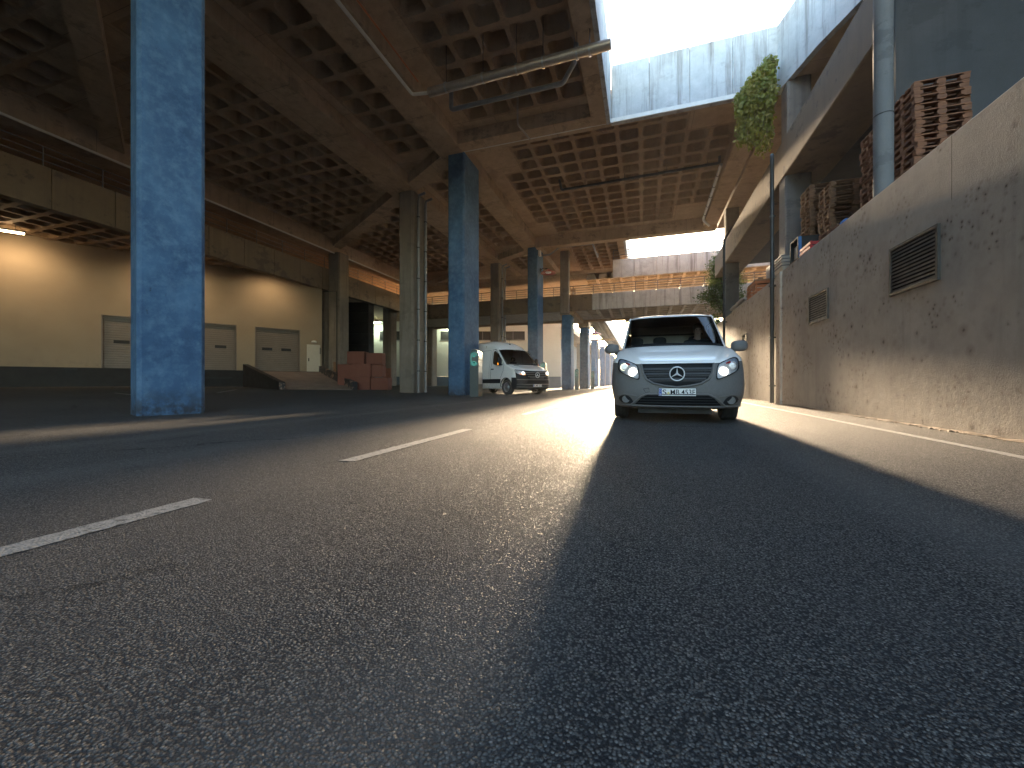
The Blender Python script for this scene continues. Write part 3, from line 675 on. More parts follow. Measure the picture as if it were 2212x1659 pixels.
# dark clad wall and white building behind
dc = thing('dark_clad_wall', 'dark brown boarded wall behind the stacked boxes', 'wall', (-27, 31.5, gz(-27)))
for k in range(8): MB().hull8([(-30, 30.3, .3 + k), (-24.85, 31.8, .3 + k), (-24.85, 32.6, .3 + k), (-30, 31.1, .3 + k)], [(-30, 30.3, 1.285 + k), (-24.85, 31.8, 1.285 + k), (-24.85, 32.6, 1.285 + k), (-30, 31.1, 1.285 + k)]).build('cladding_board', 'dark_metal' if k < 0 else 'base_dark', dc, bevel=.006)
wb = thing('white_building', 'white back building with dark window strip and roller door', 'building', (-28, 43.4, .3))
def V(px, z, h=0): # position along the white wall, px in metres from its left end
    d = Vector((.9487, .3163)); p = Vector((-34.5, 41.1)) + d * px + Vector((.3163, -.9487)) * h; return (p.x, p.y, z)
def vbox(t0, t1, h0, h1, z0, z1):
    lo = [V(t0, z0, h0), V(t1, z0, h0), V(t1, z0, h1), V(t0, z0, h1)]; return MB().hull8(lo, [(x, y, z1) for x, y, z in lo])
vbox(0, 26, -.4, 0, 1.4, 8.3).build('wall', 'white_wall', wb); vbox(0, 26, -.4, .04, -.1, 1.39).build('base_band', 'blue_band', wb)
for t0 in (3.4, 7.2, 11.0, 14.8, 18.6):
    w_ = vbox(t0, t0 + 2.9, -.02, .05, 6.0, 7.05).build('window', 'black', wb)
    vbox(t0 + 1.4, t0 + 1.47, .05, .08, 6.0, 7.05).build('mullion', 'pipe_grey', w_); vbox(t0 - .03, t0 + 2.93, 0, .1, 5.93, 5.995).build('sill', 'pipe_grey', w_)
rd = vbox(5.9, 9.1, .0, .05, .3, 4.35).build('roller_door', 'pipe_grey', wb)
for i in range(24): vbox(6.0, 9.0, .05, .075, .5 + i * .155, .64 + i * .155).build('slat', 'white_plastic', rd)
def cool_lamp(t, label):
    p = V(t, 7.9, 1.1); o = thing('strip_lamp', label, 'lamp', (p[0], p[1], 8.6), group='strip lamps at the white building')
    a, e = V(t - .7, 7.95, 1.0), V(t + .7, 8.0, 1.3)
    MB().tube([a, e], .06, 8).build('tube', 'lamp_cool', o); MB().tube([(a[0], a[1], 8.05), (e[0], e[1], 8.1)], .07, 6).build('housing', 'dark_metal', o)
    MB().tube([(p[0], p[1], 8.05), (p[0], p[1], 8.62)], .015, 5).build('hanger', 'dark_metal', o)
    L = bpy.data.lights.new('strip_lamp_light', 'SPOT'); L.energy = 38; L.color = (.86, 1., .72); L.shadow_soft_size = .3; L.spot_size = R(150); L.spot_blend = .9
    lo = bpy.data.objects.new('light', L); COL.objects.link(lo); lo.parent = o; lo.location = (0, 0, -.85)
    lo.rotation_euler = Vector((-.18, .5, -1)).to_track_quat('-Z', 'Y').to_euler()
cool_lamp(3.2, 'pale strip lamp beside the dark boarded wall'); cool_lamp(12.0, 'pale strip lamp seen left of the parked van')

# cardboard boxes
def box_stack():
    ux, uy = Vector((.947, .32)), Vector((-.32, .947))
    base = Vector((-18.74, 22.25))
    def one(label, t0, t1, h0, z0, z1, dep=1.0):
        o = thing('cardboard_box', label, 'box', (*(base + ux * (t0 + t1) / 2 + uy * (h0 + dep / 2)), z0), R(18.7), group='reddish cardboard boxes stacked beside the ramp', local=True)
        w_ = t1 - t0; MB().box(-w_ / 2, w_ / 2, -dep / 2, dep / 2, 0, z1 - z0).build('carton', 'card', o, bevel=.012)
        MB().box(-w_ / 2 - .004, w_ / 2 + .004, -.03, .03, z1 - z0 - .12, z1 - z0 + .004).build('tape', 'tape', o)
    g0 = gz(-18)
    one('front left reddish box at the bottom of the box stack', .0, 1.22, 0, g0, g0 + .87)
    one('front right reddish box at the bottom of the box stack', 1.28, 2.42, .0, g0, g0 + .83)
    one('reddish box in the middle layer, front left', -.02, 1.27, .02, g0 + .873, g0 + 1.75)
    one('reddish box in the middle layer, right', 1.3, 2.03, .1, g0 + .873, g0 + 1.72, .8)
    one('reddish box on top of the stack, left', -.35, .80, .06, g0 + 1.753, g0 + 2.6)
    one('reddish box on top of the stack, right', .93, 2.0, .12, g0 + 1.753, g0 + 2.5, .8)
    one('reddish box half hidden behind the stack at the left', -1.1, -.05, .3, g0, g0 + .87)
    one('upper reddish box half hidden behind the stack at the left', -1.1, -.08, .3, g0 + .873, g0 + 1.74)
box_stack()
def elbow(pts, r=.25, n=5):
    P = [Vector(p) for p in pts]; out = [P[0]]
    for a, b_, c in zip(P, P[1:], P[2:]):
        u = (a - b_).normalized(); v = (c - b_).normalized(); rr = min(r, (a - b_).length * .45, (c - b_).length * .45)
        s0, s1 = b_ + u * rr, b_ + v * rr
        for k in range(n + 1):
            t = k / n; out.append((1 - t) ** 2 * s0 + 2 * t * (1 - t) * b_ + t * t * s1)
    return out + [P[-1]]
# ------------------------------------------------------------------ right-hand retaining wall and terrace
rw = thing('retaining_wall', 'long pitted beige concrete retaining wall along the right of the road', 'wall', (3.9, 10, 0))
MB().box(3.63, 4.3, -12, 13.1, -.1, 3.7).build('wall_body', 'wall', rw, bevel=.03)
MB().box(3.66, 4.3, 13.11, 46, -.1, 3.69).build('wall_body', 'wall', rw, bevel=.03)
MB().box(3.57, 3.64, 12.75, 13.1, -.05, 3.68).build('pilaster', 'wall', rw, bevel=.015)
def vent(y0, y1, z0, z1, n, x=3.63):
    f = .045; fr = MB()
    for a in ((y0, y1, z0, z0 + f), (y0, y1, z1 - f, z1), (y0, y0 + f, z0 + f, z1 - f), (y1 - f, y1, z0 + f, z1 - f)): fr.box(x - .035, x + .01, *a)
    o = fr.build('vent_grille', 'vent_metal', rw, bevel=.004)
    MB().box(x - .012, x - .004, y0 + f, y1 - f, z0 + f, z1 - f).build('vent_back', 'ink', o)
    for i in range(n):
        z = z0 + f + (i + .5) * (z1 - z0 - 2 * f) / n; h = (z1 - z0) / n * .36
        MB().hull8([(x - .03, y0 + f, z - h), (x - .03, y1 - f, z - h), (x - .022, y1 - f, z - h), (x - .022, y0 + f, z - h)],
                   [(x - .014, y0 + f, z + h * .5), (x - .014, y1 - f, z + h * .5), (x - .006, y1 - f, z + h * .5), (x - .006, y0 + f, z + h * .5)]).build('slat', 'vent_metal', o)
vent(6.6, 7.67, 1.93, 2.66, 12); vent(9.86, 10.85, 1.93, 2.57, 11); vent(16.8, 17.5, 2.0, 2.46, 8, 3.66); vent(21.5, 22.2, 2.0, 2.46, 8, 3.66)
def downpipe(y, label, x=3.54, zt=7.2, r=.055):
    o = thing('downpipe', label, 'pipe', (x, y, 0), group='downpipes on the retaining wall')
    MB().tube(elbow([(x, y, .02), (x, y, zt), (4.59, y + 3.95, zt + 1.95)], .15), r, 10).build('pipe', 'dark_metal', o, smooth=True)
    for z in (.5, 1.9, 3.4, 5.4): MB().box(x - r - .01, 3.70 if z < 3.6 else x + r + .02, y - r - .012, y + r + .012, z, z + .035).build('clamp', 'dark_metal', o)
downpipe(13.35, 'dark downpipe running down the right wall beside the road'); downpipe(20.6, 'second dark downpipe on the right wall, behind the van')
tb = MB().box(4.3, 14, -12, 46, 3.3, 4.18); struct('terrace', tb, 'grey')
MB().box(3.64, 4.29, -12, 46, -.2, -.1)
rb = thing('right_building', 'open concrete building with deep beams above the terrace on the right', 'building', (8, 20, 4.18))
MB().prism([(6.02, 14.1), (6.7, 11.8), (22, 11.8), (22, 32), (5.02, 32), (5.02, 17.5)], 11.72, 12.7).build('upper_deck', 'ceil', rb)
edge = [(4.80, 17.74), (5.4, 15.6), (5.98, 14.1), (6.6, 11.8)]
MB().box(-40, -9.6, -29, -28.6, -.1, 12.7).build('light_block_wall', 'grey', g)  # unseen wall added to keep daylight off the left ceilings
for (xa, ya), (xb, yb) in zip(edge, edge[1:]):
    d = (Vector((xb, yb)) - Vector((xa, ya))).normalized(); n = Vector((-d.y, d.x)) * .2
    if n.x < 0: n = -n
    q = [(xa, ya), (xb, yb), (xb + n.x, yb + n.y), (xa + n.x, ya + n.y)]
    MB().prism(q, 11.66, 14.2).build('fascia_panel', 'pale', rb)
MB().box(4.9, 6.4, 10.72, 32, 8.2, 9.6).build('deep_beam', 'spandrel', rb, bevel=.03)
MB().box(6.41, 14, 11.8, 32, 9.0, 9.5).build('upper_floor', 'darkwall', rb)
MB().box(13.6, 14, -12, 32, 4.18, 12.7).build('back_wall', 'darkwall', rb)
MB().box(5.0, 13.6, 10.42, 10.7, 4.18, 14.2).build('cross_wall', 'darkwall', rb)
for yy in (17.0, 28.4): 
    column(rb, 'pillar', 4.93, 5.75, yy, yy + .75, 4.18, 8.22, 'grey', .05); column(rb, 'upper_pillar', 5.0, 5.75, yy, yy + .75, 9.58, 11.74, 'pillar', .05)
rc = thing('round_column', 'grey round concrete column rising behind the wall beside pallets', 'column', (4.5, 9.78, 4.18))
MB().tube([(4.5, 9.78, 3.7), (4.5, 9.78, 9.5), (4.5, 9.78, 14)], .155, 28).build('shaft', 'grey', rc, smooth=True)
MB().lathe([(.155, 5.86), (.16, 5.86), (.16, 5.88), (.155, 5.88)], (4.5, 9.78, 0), n=28).build('strap', 'dark_metal', rc)
# unseen roof added to darken the van's windscreen reflection and the right terrace
ro = thing('unseen_shade_deck', 'coffered concrete deck added out of view above the white van to shade it and the terrace', 'concrete deck', (3, 8, 12.3))
pl = MB(); bay(ro, -1.1, 5.4, 8, 5, 12.3, lambda i, j, x, y: True, pl); frame(pl, -1.3, 7.5, 5.0, 11, -1.1, -1.1 + 8 * PIT, 5.4, 5.4 + 5 * PIT, 12.3); pl.build('soffit', 'ceil', ro, fix=False)
MB().box(-1.3, 7.5, 5.0, 11, 12.9, 13.2).build('deck_slab', 'ceil', ro); MB().box(7.5, 16, -14, 11, 12.3, 13.1).build('deck_slab', 'ceil', ro)  # right-hand slab is added only to shade the terrace

# ------------------------------------------------------------------ footbridge across the road
BY0, BY1, BL, BU = 35.6, 41.6, 7.05, 9.72          # near and far face, lower and upper soffit
br = thing('footbridge', 'two-level concrete footbridge crossing the road in the distance', 'bridge', (-5, 38.5, BL))
x = -23.9
while x < 14:
    MB().box(x + .01, x + 1.77, BY0, BY0 + .22, BL + rng.uniform(-.006, .006), BL + 1.42).build('parapet_panel', 'spandrel' if x < -4.6 else 'pale', br, bevel=.012)  # left panels get the dark concrete; shade there is put into the colour
    if x > -2.6: MB().box(x + .01, x + 1.77, BY0, BY0 + .22, BU, BU + 1.56).build('upper_parapet_panel', 'pale', br, bevel=.012)
    x += 1.78
MB().box(-23.8, 15, BY0 + .22, BY0 + .3, BL + .15, BL + 1.41).build('parapet_core', 'ceil', br); MB().box(-2.5, 15, BY0 + .22, BY0 + .3, BU + .1, BU + 1.55).build('parapet_core', 'ceil', br)
for zz, nm, n_ in ((BL + .09, 'lower_slab', 5), (BU + .06, 'upper_slab', 5)):
    pl = MB(); bay(br, -5.0, BY0 + .4, 15, n_, zz, lambda i, j, x, y: True, pl, COF_PALE)
    x0 = -23.8
    frame(pl, x0, 15, BY0 + .3, BY1, -5.0, -5.0 + 15 * PIT, BY0 + .4, BY0 + .4 + n_ * PIT, zz); pl.build('soffit', 'ceil_pale', br, fix=False)
    MB().box(x0, 15, BY0 + .3, BY1 - .02, zz + .6, zz + .9).build(nm, 'ceil', br)
MB().box(-23.8, -1.75, BY1, BY1 + .45, BL - .1, BL + 1.0).build('rear_beam', 'beam', br, bevel=.02); MB().box(-1.74, 15, BY1, BY1 + .45, BL - .32, BL + 1.0).build('rear_beam', 'beam', br, bevel=.02)  # right part hung lower, unseen behind the van, to cut sunlight on the road
MB().box(-7.2, -5.9, BY0 + .31, BY1 - .01, BL - .3, BL + .6).build('longitudinal_beam', 'beam', br, bevel=.02)
for xx in (-6.8, 8): MB().box(xx, xx + .5, 39, 39.5, BL + 1.0, BU + .1).build('pillar', 'pillar', br)
def railing(name, label, x0, x1, y, z, pitch=1.78, rails=4, h=.8):
    o = thing(name, label, 'railing', ((x0 + x1) / 2, y, z), group='railings on the footbridge')
    for k in range(rails): MB().tube([(x0, y, z + h - k * .2), (x1, y, z + h - k * .2)], .04 if k == 0 else .026, 6).build('rail', 'rail', o)
    n = int((x1 - x0) / pitch)
    pm = MB().box(-.03, .03, -.03, .03, 0, h).mesh('post', 'rail')
    for k in range(n + 1): put('post', pm, o, (x0 + k * pitch, y, z))
railing('railing', 'steel railing along the lower footbridge level', -22, 14, BY0 + .11, BL + 1.42); railing('railing', 'steel railing along the upper footbridge level', -2.5, 14, BY0 + .11, BU + 1.56)
# low building past the footbridge on the right
fb = thing('far_building', 'low pale building past the footbridge on the right', 'building', (12, 70, 0))
MB().box(4.4, 24, 64, 90, -.1, 8.0).build('wall', 'white_wall', fb)
MB().box(4.2, 24.2, 63.8, 90.2, 8.0, 8.4).build('roof', 'pale', fb)
for k in range(6): MB().box(5.2 + k * 3, 7.0 + k * 3, 63.95, 64.02, 4.6, 6.4).build('window', 'black', fb)
# far decks
FZ = 7.9
fw = thing('far_walkway', 'pale raised walkway over the far blue columns, shaped to cast a shadow band on the road', 'walkway', (-5.4, 95, FZ))  # width and offset shaped to throw the shadow band along the road
y = 46.
while y < 140:
    for xx in (-6.5, -4.45): MB().box(xx, xx + .15, y + .01, y + 2.99, FZ, FZ + 1.7).build('parapet_panel', 'pale', fw)
    y += 3.
pl = MB(); bay(fw, -6.44, 46.5, 2, 40, FZ + .1, lambda i, j, x, y: True, pl, COF_PALE)
frame(pl, -6.5, -4.3, 46, 140, -6.44, -4.36, 46.5, 46.5 + 40 * PIT, FZ + .1); pl.build('soffit', 'ceil_pale', fw, fix=False)
MB().box(-6.34, -4.46, 46, 140, FZ + .7, FZ + 1.0).build('deck_slab', 'ceil', fw)
for yy in FARCOL: MB().box(-8.4, -4.4, yy + .3, yy + 1.0, FZ - .35, FZ - .01).build('cross_beam', 'beam', fw, bevel=.02)
fwl = thing('far_wall', 'blue grey wall behind the far row of blue columns', 'wall', (-15.5, 105, 0)); MB().box(-15.8, -15.5, 60.2, 150, -.1, 9.24).build('wall_body', 'blue_band', fwl)
fd = thing('far_deck', 'low concrete deck behind the far blue columns', 'concrete deck', (-22, 100, 9.2))
MB().box(-40, -11.5, 60.1, 150, 9.25, 10.1).build('deck_slab', 'ceil', fd)
for yy in range(64, 150, 12): column(fd, 'pillar', -14, -13, yy, yy + 1, 0, 9.26, 'pillar')

# ------------------------------------------------------------------ pipes under the decks
o = thing('duct_pipe', 'large weathered metal duct pipe poking out into the sky opening', 'pipe', (-4, 12.65, 11))
MB().tube([(-7.3, 12.65, 11.0), (-.95, 12.6, 11.02)], .15, 18, cap=False).build('pipe', 'duct', o, smooth=True)
MB().tube([(-7.25, 12.65, 11.0), (-.96, 12.6, 11.02)], .138, 18).build('pipe_core', 'black', o)
for x in (-6.6, -5.2, -4.0, -3.1, -2.0, -1.6):
    MB().lathe([(.152, x - .03), (.17, x - .03), (.17, x + .03), (.152, x + .03)], (0, 12.63, 11.01), 'x', 18).build('clamp', 'steel', o)
    MB().tube([(x, 12.63, 11.15), (x, 12.63, 12.5)], .012, 5).build('hanger', 'dark_metal', o)
single('small_pipe', MB().tube(elbow([(-7.15, 14.1, 12.2), (-7.15, 14.1, 11.3), (-2.73, 14.1, 11.3), (-2.19, 13.3, 11.3), (-2.05, 13.0, 11.9)], .12), .085, 10), 'pipe_grey', 'dark angled drain pipe below the near deck beside the big duct', 'pipe', (-5, 14.1, 11.3), smooth=True)
single('conduit', MB().tube(elbow([(-7.95, -6, 11.05), (-7.95, 12.6, 11.05), (-7.3, 12.65, 11.0)], .1), .055, 8), 'conduit', 'pale pipe running along the near beam to the big duct', 'pipe', (-7.95, 8, 11), smooth=True)
single('copper_pipe', MB().tube([(-7.6, 5, 11.3), (-7.6, 12.4, 11.3)], .03, 8), 'copper', 'thin copper coloured pipe beside the near beam', 'pipe', (-7.6, 9, 11.3), smooth=True)
single('drain_spout', MB().tube(elbow([(-4.9, 15.6, 12.3), (-4.9, 15.6, 11.2), (-4.6, 16.4, 11.0)], .15), .04, 8), 'duct', 'short bent drain spout hanging from the near deck', 'pipe', (-4.9, 15.6, 11.2), smooth=True)
o = thing('drain_pipe', 'dark drain pipe crossing under the coffers above the van', 'pipe', (0, 23.2, 12))
MB().tube(elbow([(-4.6, 22.7, 12.3), (-4.6, 23.3, 12.0), (3.75, 23.0, 12.0), (3.75, 23.0, 12.35)], .12), .07, 10).build('pipe', 'dark_metal', o, smooth=True)
for x in (-3.2, -1, 1.2, 3.2): MB().tube([(x, 23.15, 12.05), (x, 23.15, 12.32)], .012, 5).build('hanger', 'dark_metal', o)
o = thing('drain_pipe', 'grey pipe running along the right edge beam above the terrace', 'pipe', (3.85, 26, 11.9))
MB().tube(elbow([(3.85, 23.2, 12.0), (3.85, 29.9, 11.7), (4.3, 30.3, 11.4)], .2), .08, 10).build('pipe', 'steel', o, smooth=True)
for y in (24.2, 25.4, 26.6, 27.8, 29): MB().lathe([(.08, y - .02), (.1, y - .02), (.1, y + .02), (.08, y + .02)], (3.85, 0, 12.0 - (y - 23.2) * .0448), 'y', 12).build('clamp', 'dark_metal', o)
single('drain_pipe', MB().tube(elbow([(-8.15, 32.6, 11.3), (-7.4, 32.6, 11.3), (-6.6, 32.6, 11.85), (-3.9, 32.7, 11.85), (-3.9, 36.5, 11.9), (-3.9, 36.6, 12.3)], .15), .07, 10), 'pipe_grey', 'bent drain pipe beside the column with the red lamp', 'pipe', (-6, 32.6, 11.6), smooth=True)
def red_lamp(y, z, label, X=-8.2):
    o = thing('red_lamp', label, 'lamp', (X, y, z), group='red shaded lamps on the blue columns')
    MB().tube(elbow([(X - .02, y, z + .25), (X + .3, y, z + .45), (X + .7, y, z + .3)], .15), .03, 8).build('arm', 'dark_metal', o, smooth=True)
    MB().lathe([(.08, .3), (.12, .26), (.3, .16), (.62, 0), (.64, -.05), (.6, -.05), (.28, .1), (.0, .1)], (X + .7, y, z), n=24).build('lamp_shade', 'red', o, smooth=True)
    MB().lathe([(.26, .06), (.22, -.02), (.1, -.06), (0, -.07)], (X + .7, y, z), n=18).build('lens', 'lens', o, smooth=True)
    MB().box(X - .01, X + .08, y - .1, y + .1, z + .15, z + .4).build('bracket', 'dark_metal', o)
red_lamp(32.4, 9.75, 'red enamel lamp on the blue column behind the parked van'); red_lamp(42.8, 5.75, 'far reddish lamp on the blue column past the footbridge', -5.5)
single('junction_box', MB().box(-8.2, -8.02, 31.75, 32.1, 11.05, 11.5), 'white_plastic', 'small pale junction box at the top of the red lamp column', 'junction box', (-8.1, 31.9, 11.05), bevel=.01)

# ------------------------------------------------------------------ charging posts
def charger(x, y, label, s=1.0):
    o = thing('charging_post', label, 'charging post', (x, y, 0), R(8), group='charging posts beside the blue columns', local=True)
    w, h, d = .19 * s, 2.05 * s, .36 * s; n = 14
    prof = [(-w, 0), (w, 0)] + [(w * math.cos(math.pi * k / n), h - w + w * math.sin(math.pi * k / n)) for k in range(n + 1)]
    def ext(pr, y0, y1, nm, mat, **kw):
        b = MB(); m = len(pr); b.v = [(p[0], y0, p[1]) for p in pr] + [(p[0], y1, p[1]) for p in pr]
        b.f = [tuple(range(m)), tuple(range(2 * m - 1, m - 1, -1))] + [(i, (i + 1) % m, m + (i + 1) % m, m + i) for i in range(m)]
        return b.build(nm, mat, o, **kw)
    ext(prof, -d, d, 'body', 'charger', bevel=.006)
    # silver wrap round top and sides
    z0 = .55 * s; wr = MB(); P0, P1 = [], []
    path = [(w + .006, z0 + (h - w - z0) * k / 6) for k in range(7)] + [((w + .006) * math.cos(math.pi * k / n), h - w + (w + .006) * math.sin(math.pi * k / n)) for k in range(1, n + 1)] + [(-w - .006, h - w - (h - w - z0) * k / 6) for k in range(1, 7)]
    for yy in (-d + .03, d - .03): P0.append([(a, yy, c) for a, c in path])
    wr.grid(P0); sh = wr.build('side_wrap', 'charger_side', o, smooth=True, fix=False)
    MB().box(w + .004, w + .009, -d + .04, d - .04, h * .78, h * .787).build('seam', 'ink', sh)
    # teal ring on the face
    ring = [(.13 * s * math.cos(a), 1.62 * s + .13 * s * math.sin(a) + (.14 * s if math.sin(a) >= 0 else -.14 * s)) for a in [2 * math.pi * k / 32 for k in range(33)]]
    ext([(a * .96, 1.62 * s + (c - 1.62 * s) * .98) for a, c in ring[:-1]], -d - .004, -d + .01, 'face_panel', 'vent_metal')
    MB().tube([(a, -d - .006, c) for a, c in ring], .007 * s, 6, cap=False).build('light_ring', 'teal', o)
    for zz, r_, m_ in ((1.76, .042, 'teal'), (1.47, .06, 'teal')):
        MB().tube([(r_ * s * math.cos(2 * math.pi * k / 20), -d - .008, zz * s + r_ * s * math.sin(2 * math.pi * k / 20)) for k in range(21)], .008 * s, 5, cap=False).build('socket_ring', m_, o)
        MB().lathe([(0, -d - .012), (r_ * s * .8, -d - .012), (r_ * s * .8, -d)], (0, 0, zz * s), 'y', 16).build('socket', 'ink', o)
charger(-6.95, 16.1, 'charging post with teal light ring in front of the second blue column')
charger(-6.6, 27.0, 'charging post peeping out behind the front of the parked van')
charger(-5.55, 35.0, 'far charging post beside the footbridge column', .9); charger(-5.0, 41.9, 'farthest charging post, beside the column with the far lamp', .9)

# ------------------------------------------------------------------ pallets and stored goods on the terrace
def pallet_proto(w, l, mat, suffix):
    """w across (x), l along (y), height .144"""
    parts = []
    tb_ = MB().box(-w / 2, w / 2, -.06, .06, 0, .022).mesh('top_board', mat, bevel=.003)
    cb = MB().box(-.05, .05, -l / 2, l / 2, 0, .022).mesh('cross_board', mat, bevel=.003)
    bb = MB().box(-.05, .05, -l / 2, l / 2, 0, .022).mesh('bottom_board', mat, bevel=.003)
    bk_ = MB().box(-.07, .07, -.05, .05, 0, .078).mesh('block', mat, bevel=.004)
    for k in range(5): parts.append(('top_board', tb_, (0, -l / 2 + .06 + k * (l - .12) / 4, .122)))
    for x in (-w / 2 + .05, 0, w / 2 - .05): parts += [('cross_board', cb, (x, 0, .1)), ('bottom_board', bb, (x, 0, 0))]
    for x in (-w / 2 + .07, 0, w / 2 - .07):
        for y in (-l / 2 + .05, 0, l / 2 - .05): parts.append(('block', bk_, (x, y, .022)))
    return parts
ORD = ['topmost', 'second from the top', 'third from the top', 'fourth from the top', 'fifth from the top', 'sixth from the top', 'seventh from the top', 'eighth from the top', 'ninth from the top', 'tenth from the top',
       'eleventh from the top', 'twelfth from the top', 'thirteenth from the top', 'fourteenth from the top', 'fifteenth from the top', 'sixteenth from the top', 'seventeenth from the top', 'eighteenth from the top', 'nineteenth from the top']
def pallet(parts, loc, rz, label, rx=0., ry=0.):
    o = thing('pallet', label, 'pallet', loc, rz, group='wooden pallets stacked on the terrace', local=True); o.rotation_euler = (rx, ry, rz)
    for nm, me, l in parts:
        put(nm, me, o, (l[0] + rng.uniform(-.006, .006), l[1] + rng.uniform(-.008, .008), l[2]), (0, 0, rng.uniform(-.012, .012)))
PW = pallet_proto(.82, .8, 'wood', 'a'); PO = pallet_proto(1.2, .8, 'wood_old', 'b')
def stack(parts, x, y, n, z0, where, jit=.025, shift=None):
    for k in range(n):
        dx = (shift[1] if shift and k >= shift[0] else 0.)
        pallet(parts, (x + rng.uniform(-jit, jit), y + rng.uniform(-jit, jit) + dx, z0 + k * .1445), rng.uniform(-.03, .03), 'wooden pallet, %s in the stack %s' % (ORD[n - 1 - k], where))
ZT = 4.18
stack(PW, 5.31, 9.96, 15, ZT, 'right of the round column', shift=(7, .06))
stack(PW, 5.33, 11.25, 15, ZT, 'behind the round column')
stack(PO, 5.53, 15.1, 18, ZT, 'farthest from the round column', .02)
stack(PO, 5.53, 13.7, 14, ZT, 'left of the blue bag', .03)
pallet(PW, (4.86, 12.15, ZT), .1, 'single wooden pallet lying under the blue bag by the wall edge')
pallet(PW, (4.86, 12.2, ZT + .147), .16, 'upper wooden pallet under the blue bag by the wall edge')
pallet(PW, (5.80, 9.9, ZT + .46), 0, 'wooden pallet standing on edge at the right end of the stacks', 0, R(-86))
bg_ = MB(); P = []
for i in range(7):
    a = i / 6; row = []
    for j in range(9):
        q = 2 * math.pi * j / 8; rr = .6 * (.20, .24, .25, .22, .17, .1, .02)[i] * (1 + .12 * math.sin(3 * q + i)); row.append((4.78 + rr * math.cos(q), 12.0 + 1.3 * rr * math.sin(q), ZT + .292 + .22 * a))
    P.append(row)
bg_.grid(P); single('plastic_bag', bg_, 'blue_plastic', 'blue plastic bag lying on the low pallets', 'bag', (4.78, 12.0, ZT + .29), smooth=True)
# red crate, black cabinet
def crate(name, label, cat, x0, x1, y0, y1, z0, h, mat, slats=4, post=True):
    o = thing(name, label, cat, ((x0 + x1) / 2, (y0 + y1) / 2, z0))
    for k in range(slats):
        a = z0 + .01 + k * h / slats; e = a + h / slats * .72
        for q in ((x0, x0 + .02, y0, y1), (x1 - .02, x1, y0, y1), (x0 + .021, x1 - .021, y0, y0 + .02), (x0 + .021, x1 - .021, y1 - .02, y1)): MB().box(*q, a, e).build('slat', mat, o, bevel=.003)
    for px in (x0 + .022, x1 - .062):
        for py in (y0 + .022, y1 - .062): MB().box(px, px + .04, py, py + .04, z0, z0 + h).build('corner_post', mat, o)
    MB().box(x0 + .02, x1 - .02, y0 + .02, y1 - .02, z0 + .01, z0 + .03).build('floor', mat, o)
    return o
crate('red_crate', 'red plastic crate under the far pallet stack', 'crate', 4.35, 4.82, 13.0, 13.75, ZT, .34, 'red_plastic', 3)
o = thing('cabinet', 'small black open cabinet standing on the wall edge', 'cabinet', (4.55, 14.2, ZT))
for q in ((4.36, 4.9, 13.92, 13.96, ZT + .12, ZT + .78), (4.36, 4.9, 14.56, 14.6, ZT + .12, ZT + .78), (4.36, 4.9, 13.961, 14.559, ZT + .12, ZT + .15), (4.36, 4.9, 13.961, 14.559, ZT + .75, ZT + .78), (4.87, 4.9, 13.961, 14.559, ZT + .151, ZT + .749)): MB().box(*q).build('panel', 'black', o)
MB().box(4.37, 4.44, 13.885, 13.918, ZT + .14, ZT + .76).build('blue_side_board', 'blue_plastic', o); MB().box(4.4, 4.7, 14.1, 14.35, ZT + .15, ZT + .55).build('shelf_box', 'pipe_grey', o)
MB().box(4.34, 4.9, 13.9, 14.62, ZT, ZT + .119).build('plinth', 'wood_old', o)
o = crate('wooden_crate', 'orange brown wooden crate on the wall edge above the van mirror', 'crate', 4.34, 5.1, 18.6, 20.0, ZT, .62, 'crate_orange', 4)
MB().box(4.36, 5.08, 18.62, 19.98, ZT + .6, ZT + .66).build('lid', 'wood_old', o)
for y in (18.75, 19.7): MB().box(4.5, 4.66, y, y + .14, ZT + .661, ZT + .75).build('batten', 'wood_old', o)
o = thing('metal_box', 'upright grey metal box standing behind the orange crate', 'box', (5.4, 19.9, ZT)); 
MB().box(5.15, 5.75, 19.2, 20.3, ZT, ZT + 1.5).build('body', 'charger_side', o, bevel=.02); MB().box(5.135, 5.149, 19.3, 20.2, ZT + .2, ZT + 1.4).build('door', 'pipe_grey', o, bevel=.004); MB().box(5.12, 5.134, 19.4, 19.43, ZT + .7, ZT + .9).build('handle', 'dark_metal', o)
o = thing('chair_stack', 'stack of pale plastic tubs beside the right wall downpipe', 'tubs', (4.75, 15.9, ZT))
for k in range(4):
    z = ZT + k * .11; MB().hull8([(4.5, 15.65, z), (5.0, 15.65, z), (5.0, 16.25, z), (4.5, 16.25, z)], [(4.4, 15.5, z + .36), (5.1, 15.5, z + .36), (5.1, 16.4, z + .36), (4.4, 16.4, z + .36)]).build('tub', 'white_plastic', o, bevel=.015)
    MB().box(4.37, 5.13, 15.47, 16.43, z + .34, z + .365).build('rim', 'pipe_grey', o)
for k in range(3): single('timber_board', MB().hull8([(4.32 + k * .05, 16.5, ZT + k * .035), (4.55 + k * .05, 16.5, ZT + k * .035), (4.55 + k * .05, 18.4, ZT + k * .035), (4.32 + k * .05, 18.4, ZT + k * .035)], [(4.32 + k * .05, 16.5, ZT + .03 + k * .035), (4.55 + k * .05, 16.5, ZT + .03 + k * .035), (4.55 + k * .05, 18.4, ZT + .03 + k * .035), (4.32 + k * .05, 18.4, ZT + .03 + k * .035)]), 'white_plastic', 'pale board, %s of the three lying on the wall edge' % ('lowest', 'middle', 'topmost')[k], 'board', (4.45, 17.4, ZT + k * .035), group='pale boards on the wall edge')
o = thing('canvas_roll', 'bundle of rolled grey canvas lying on the wall edge', 'canvas roll', (4.55, 21.8, ZT))
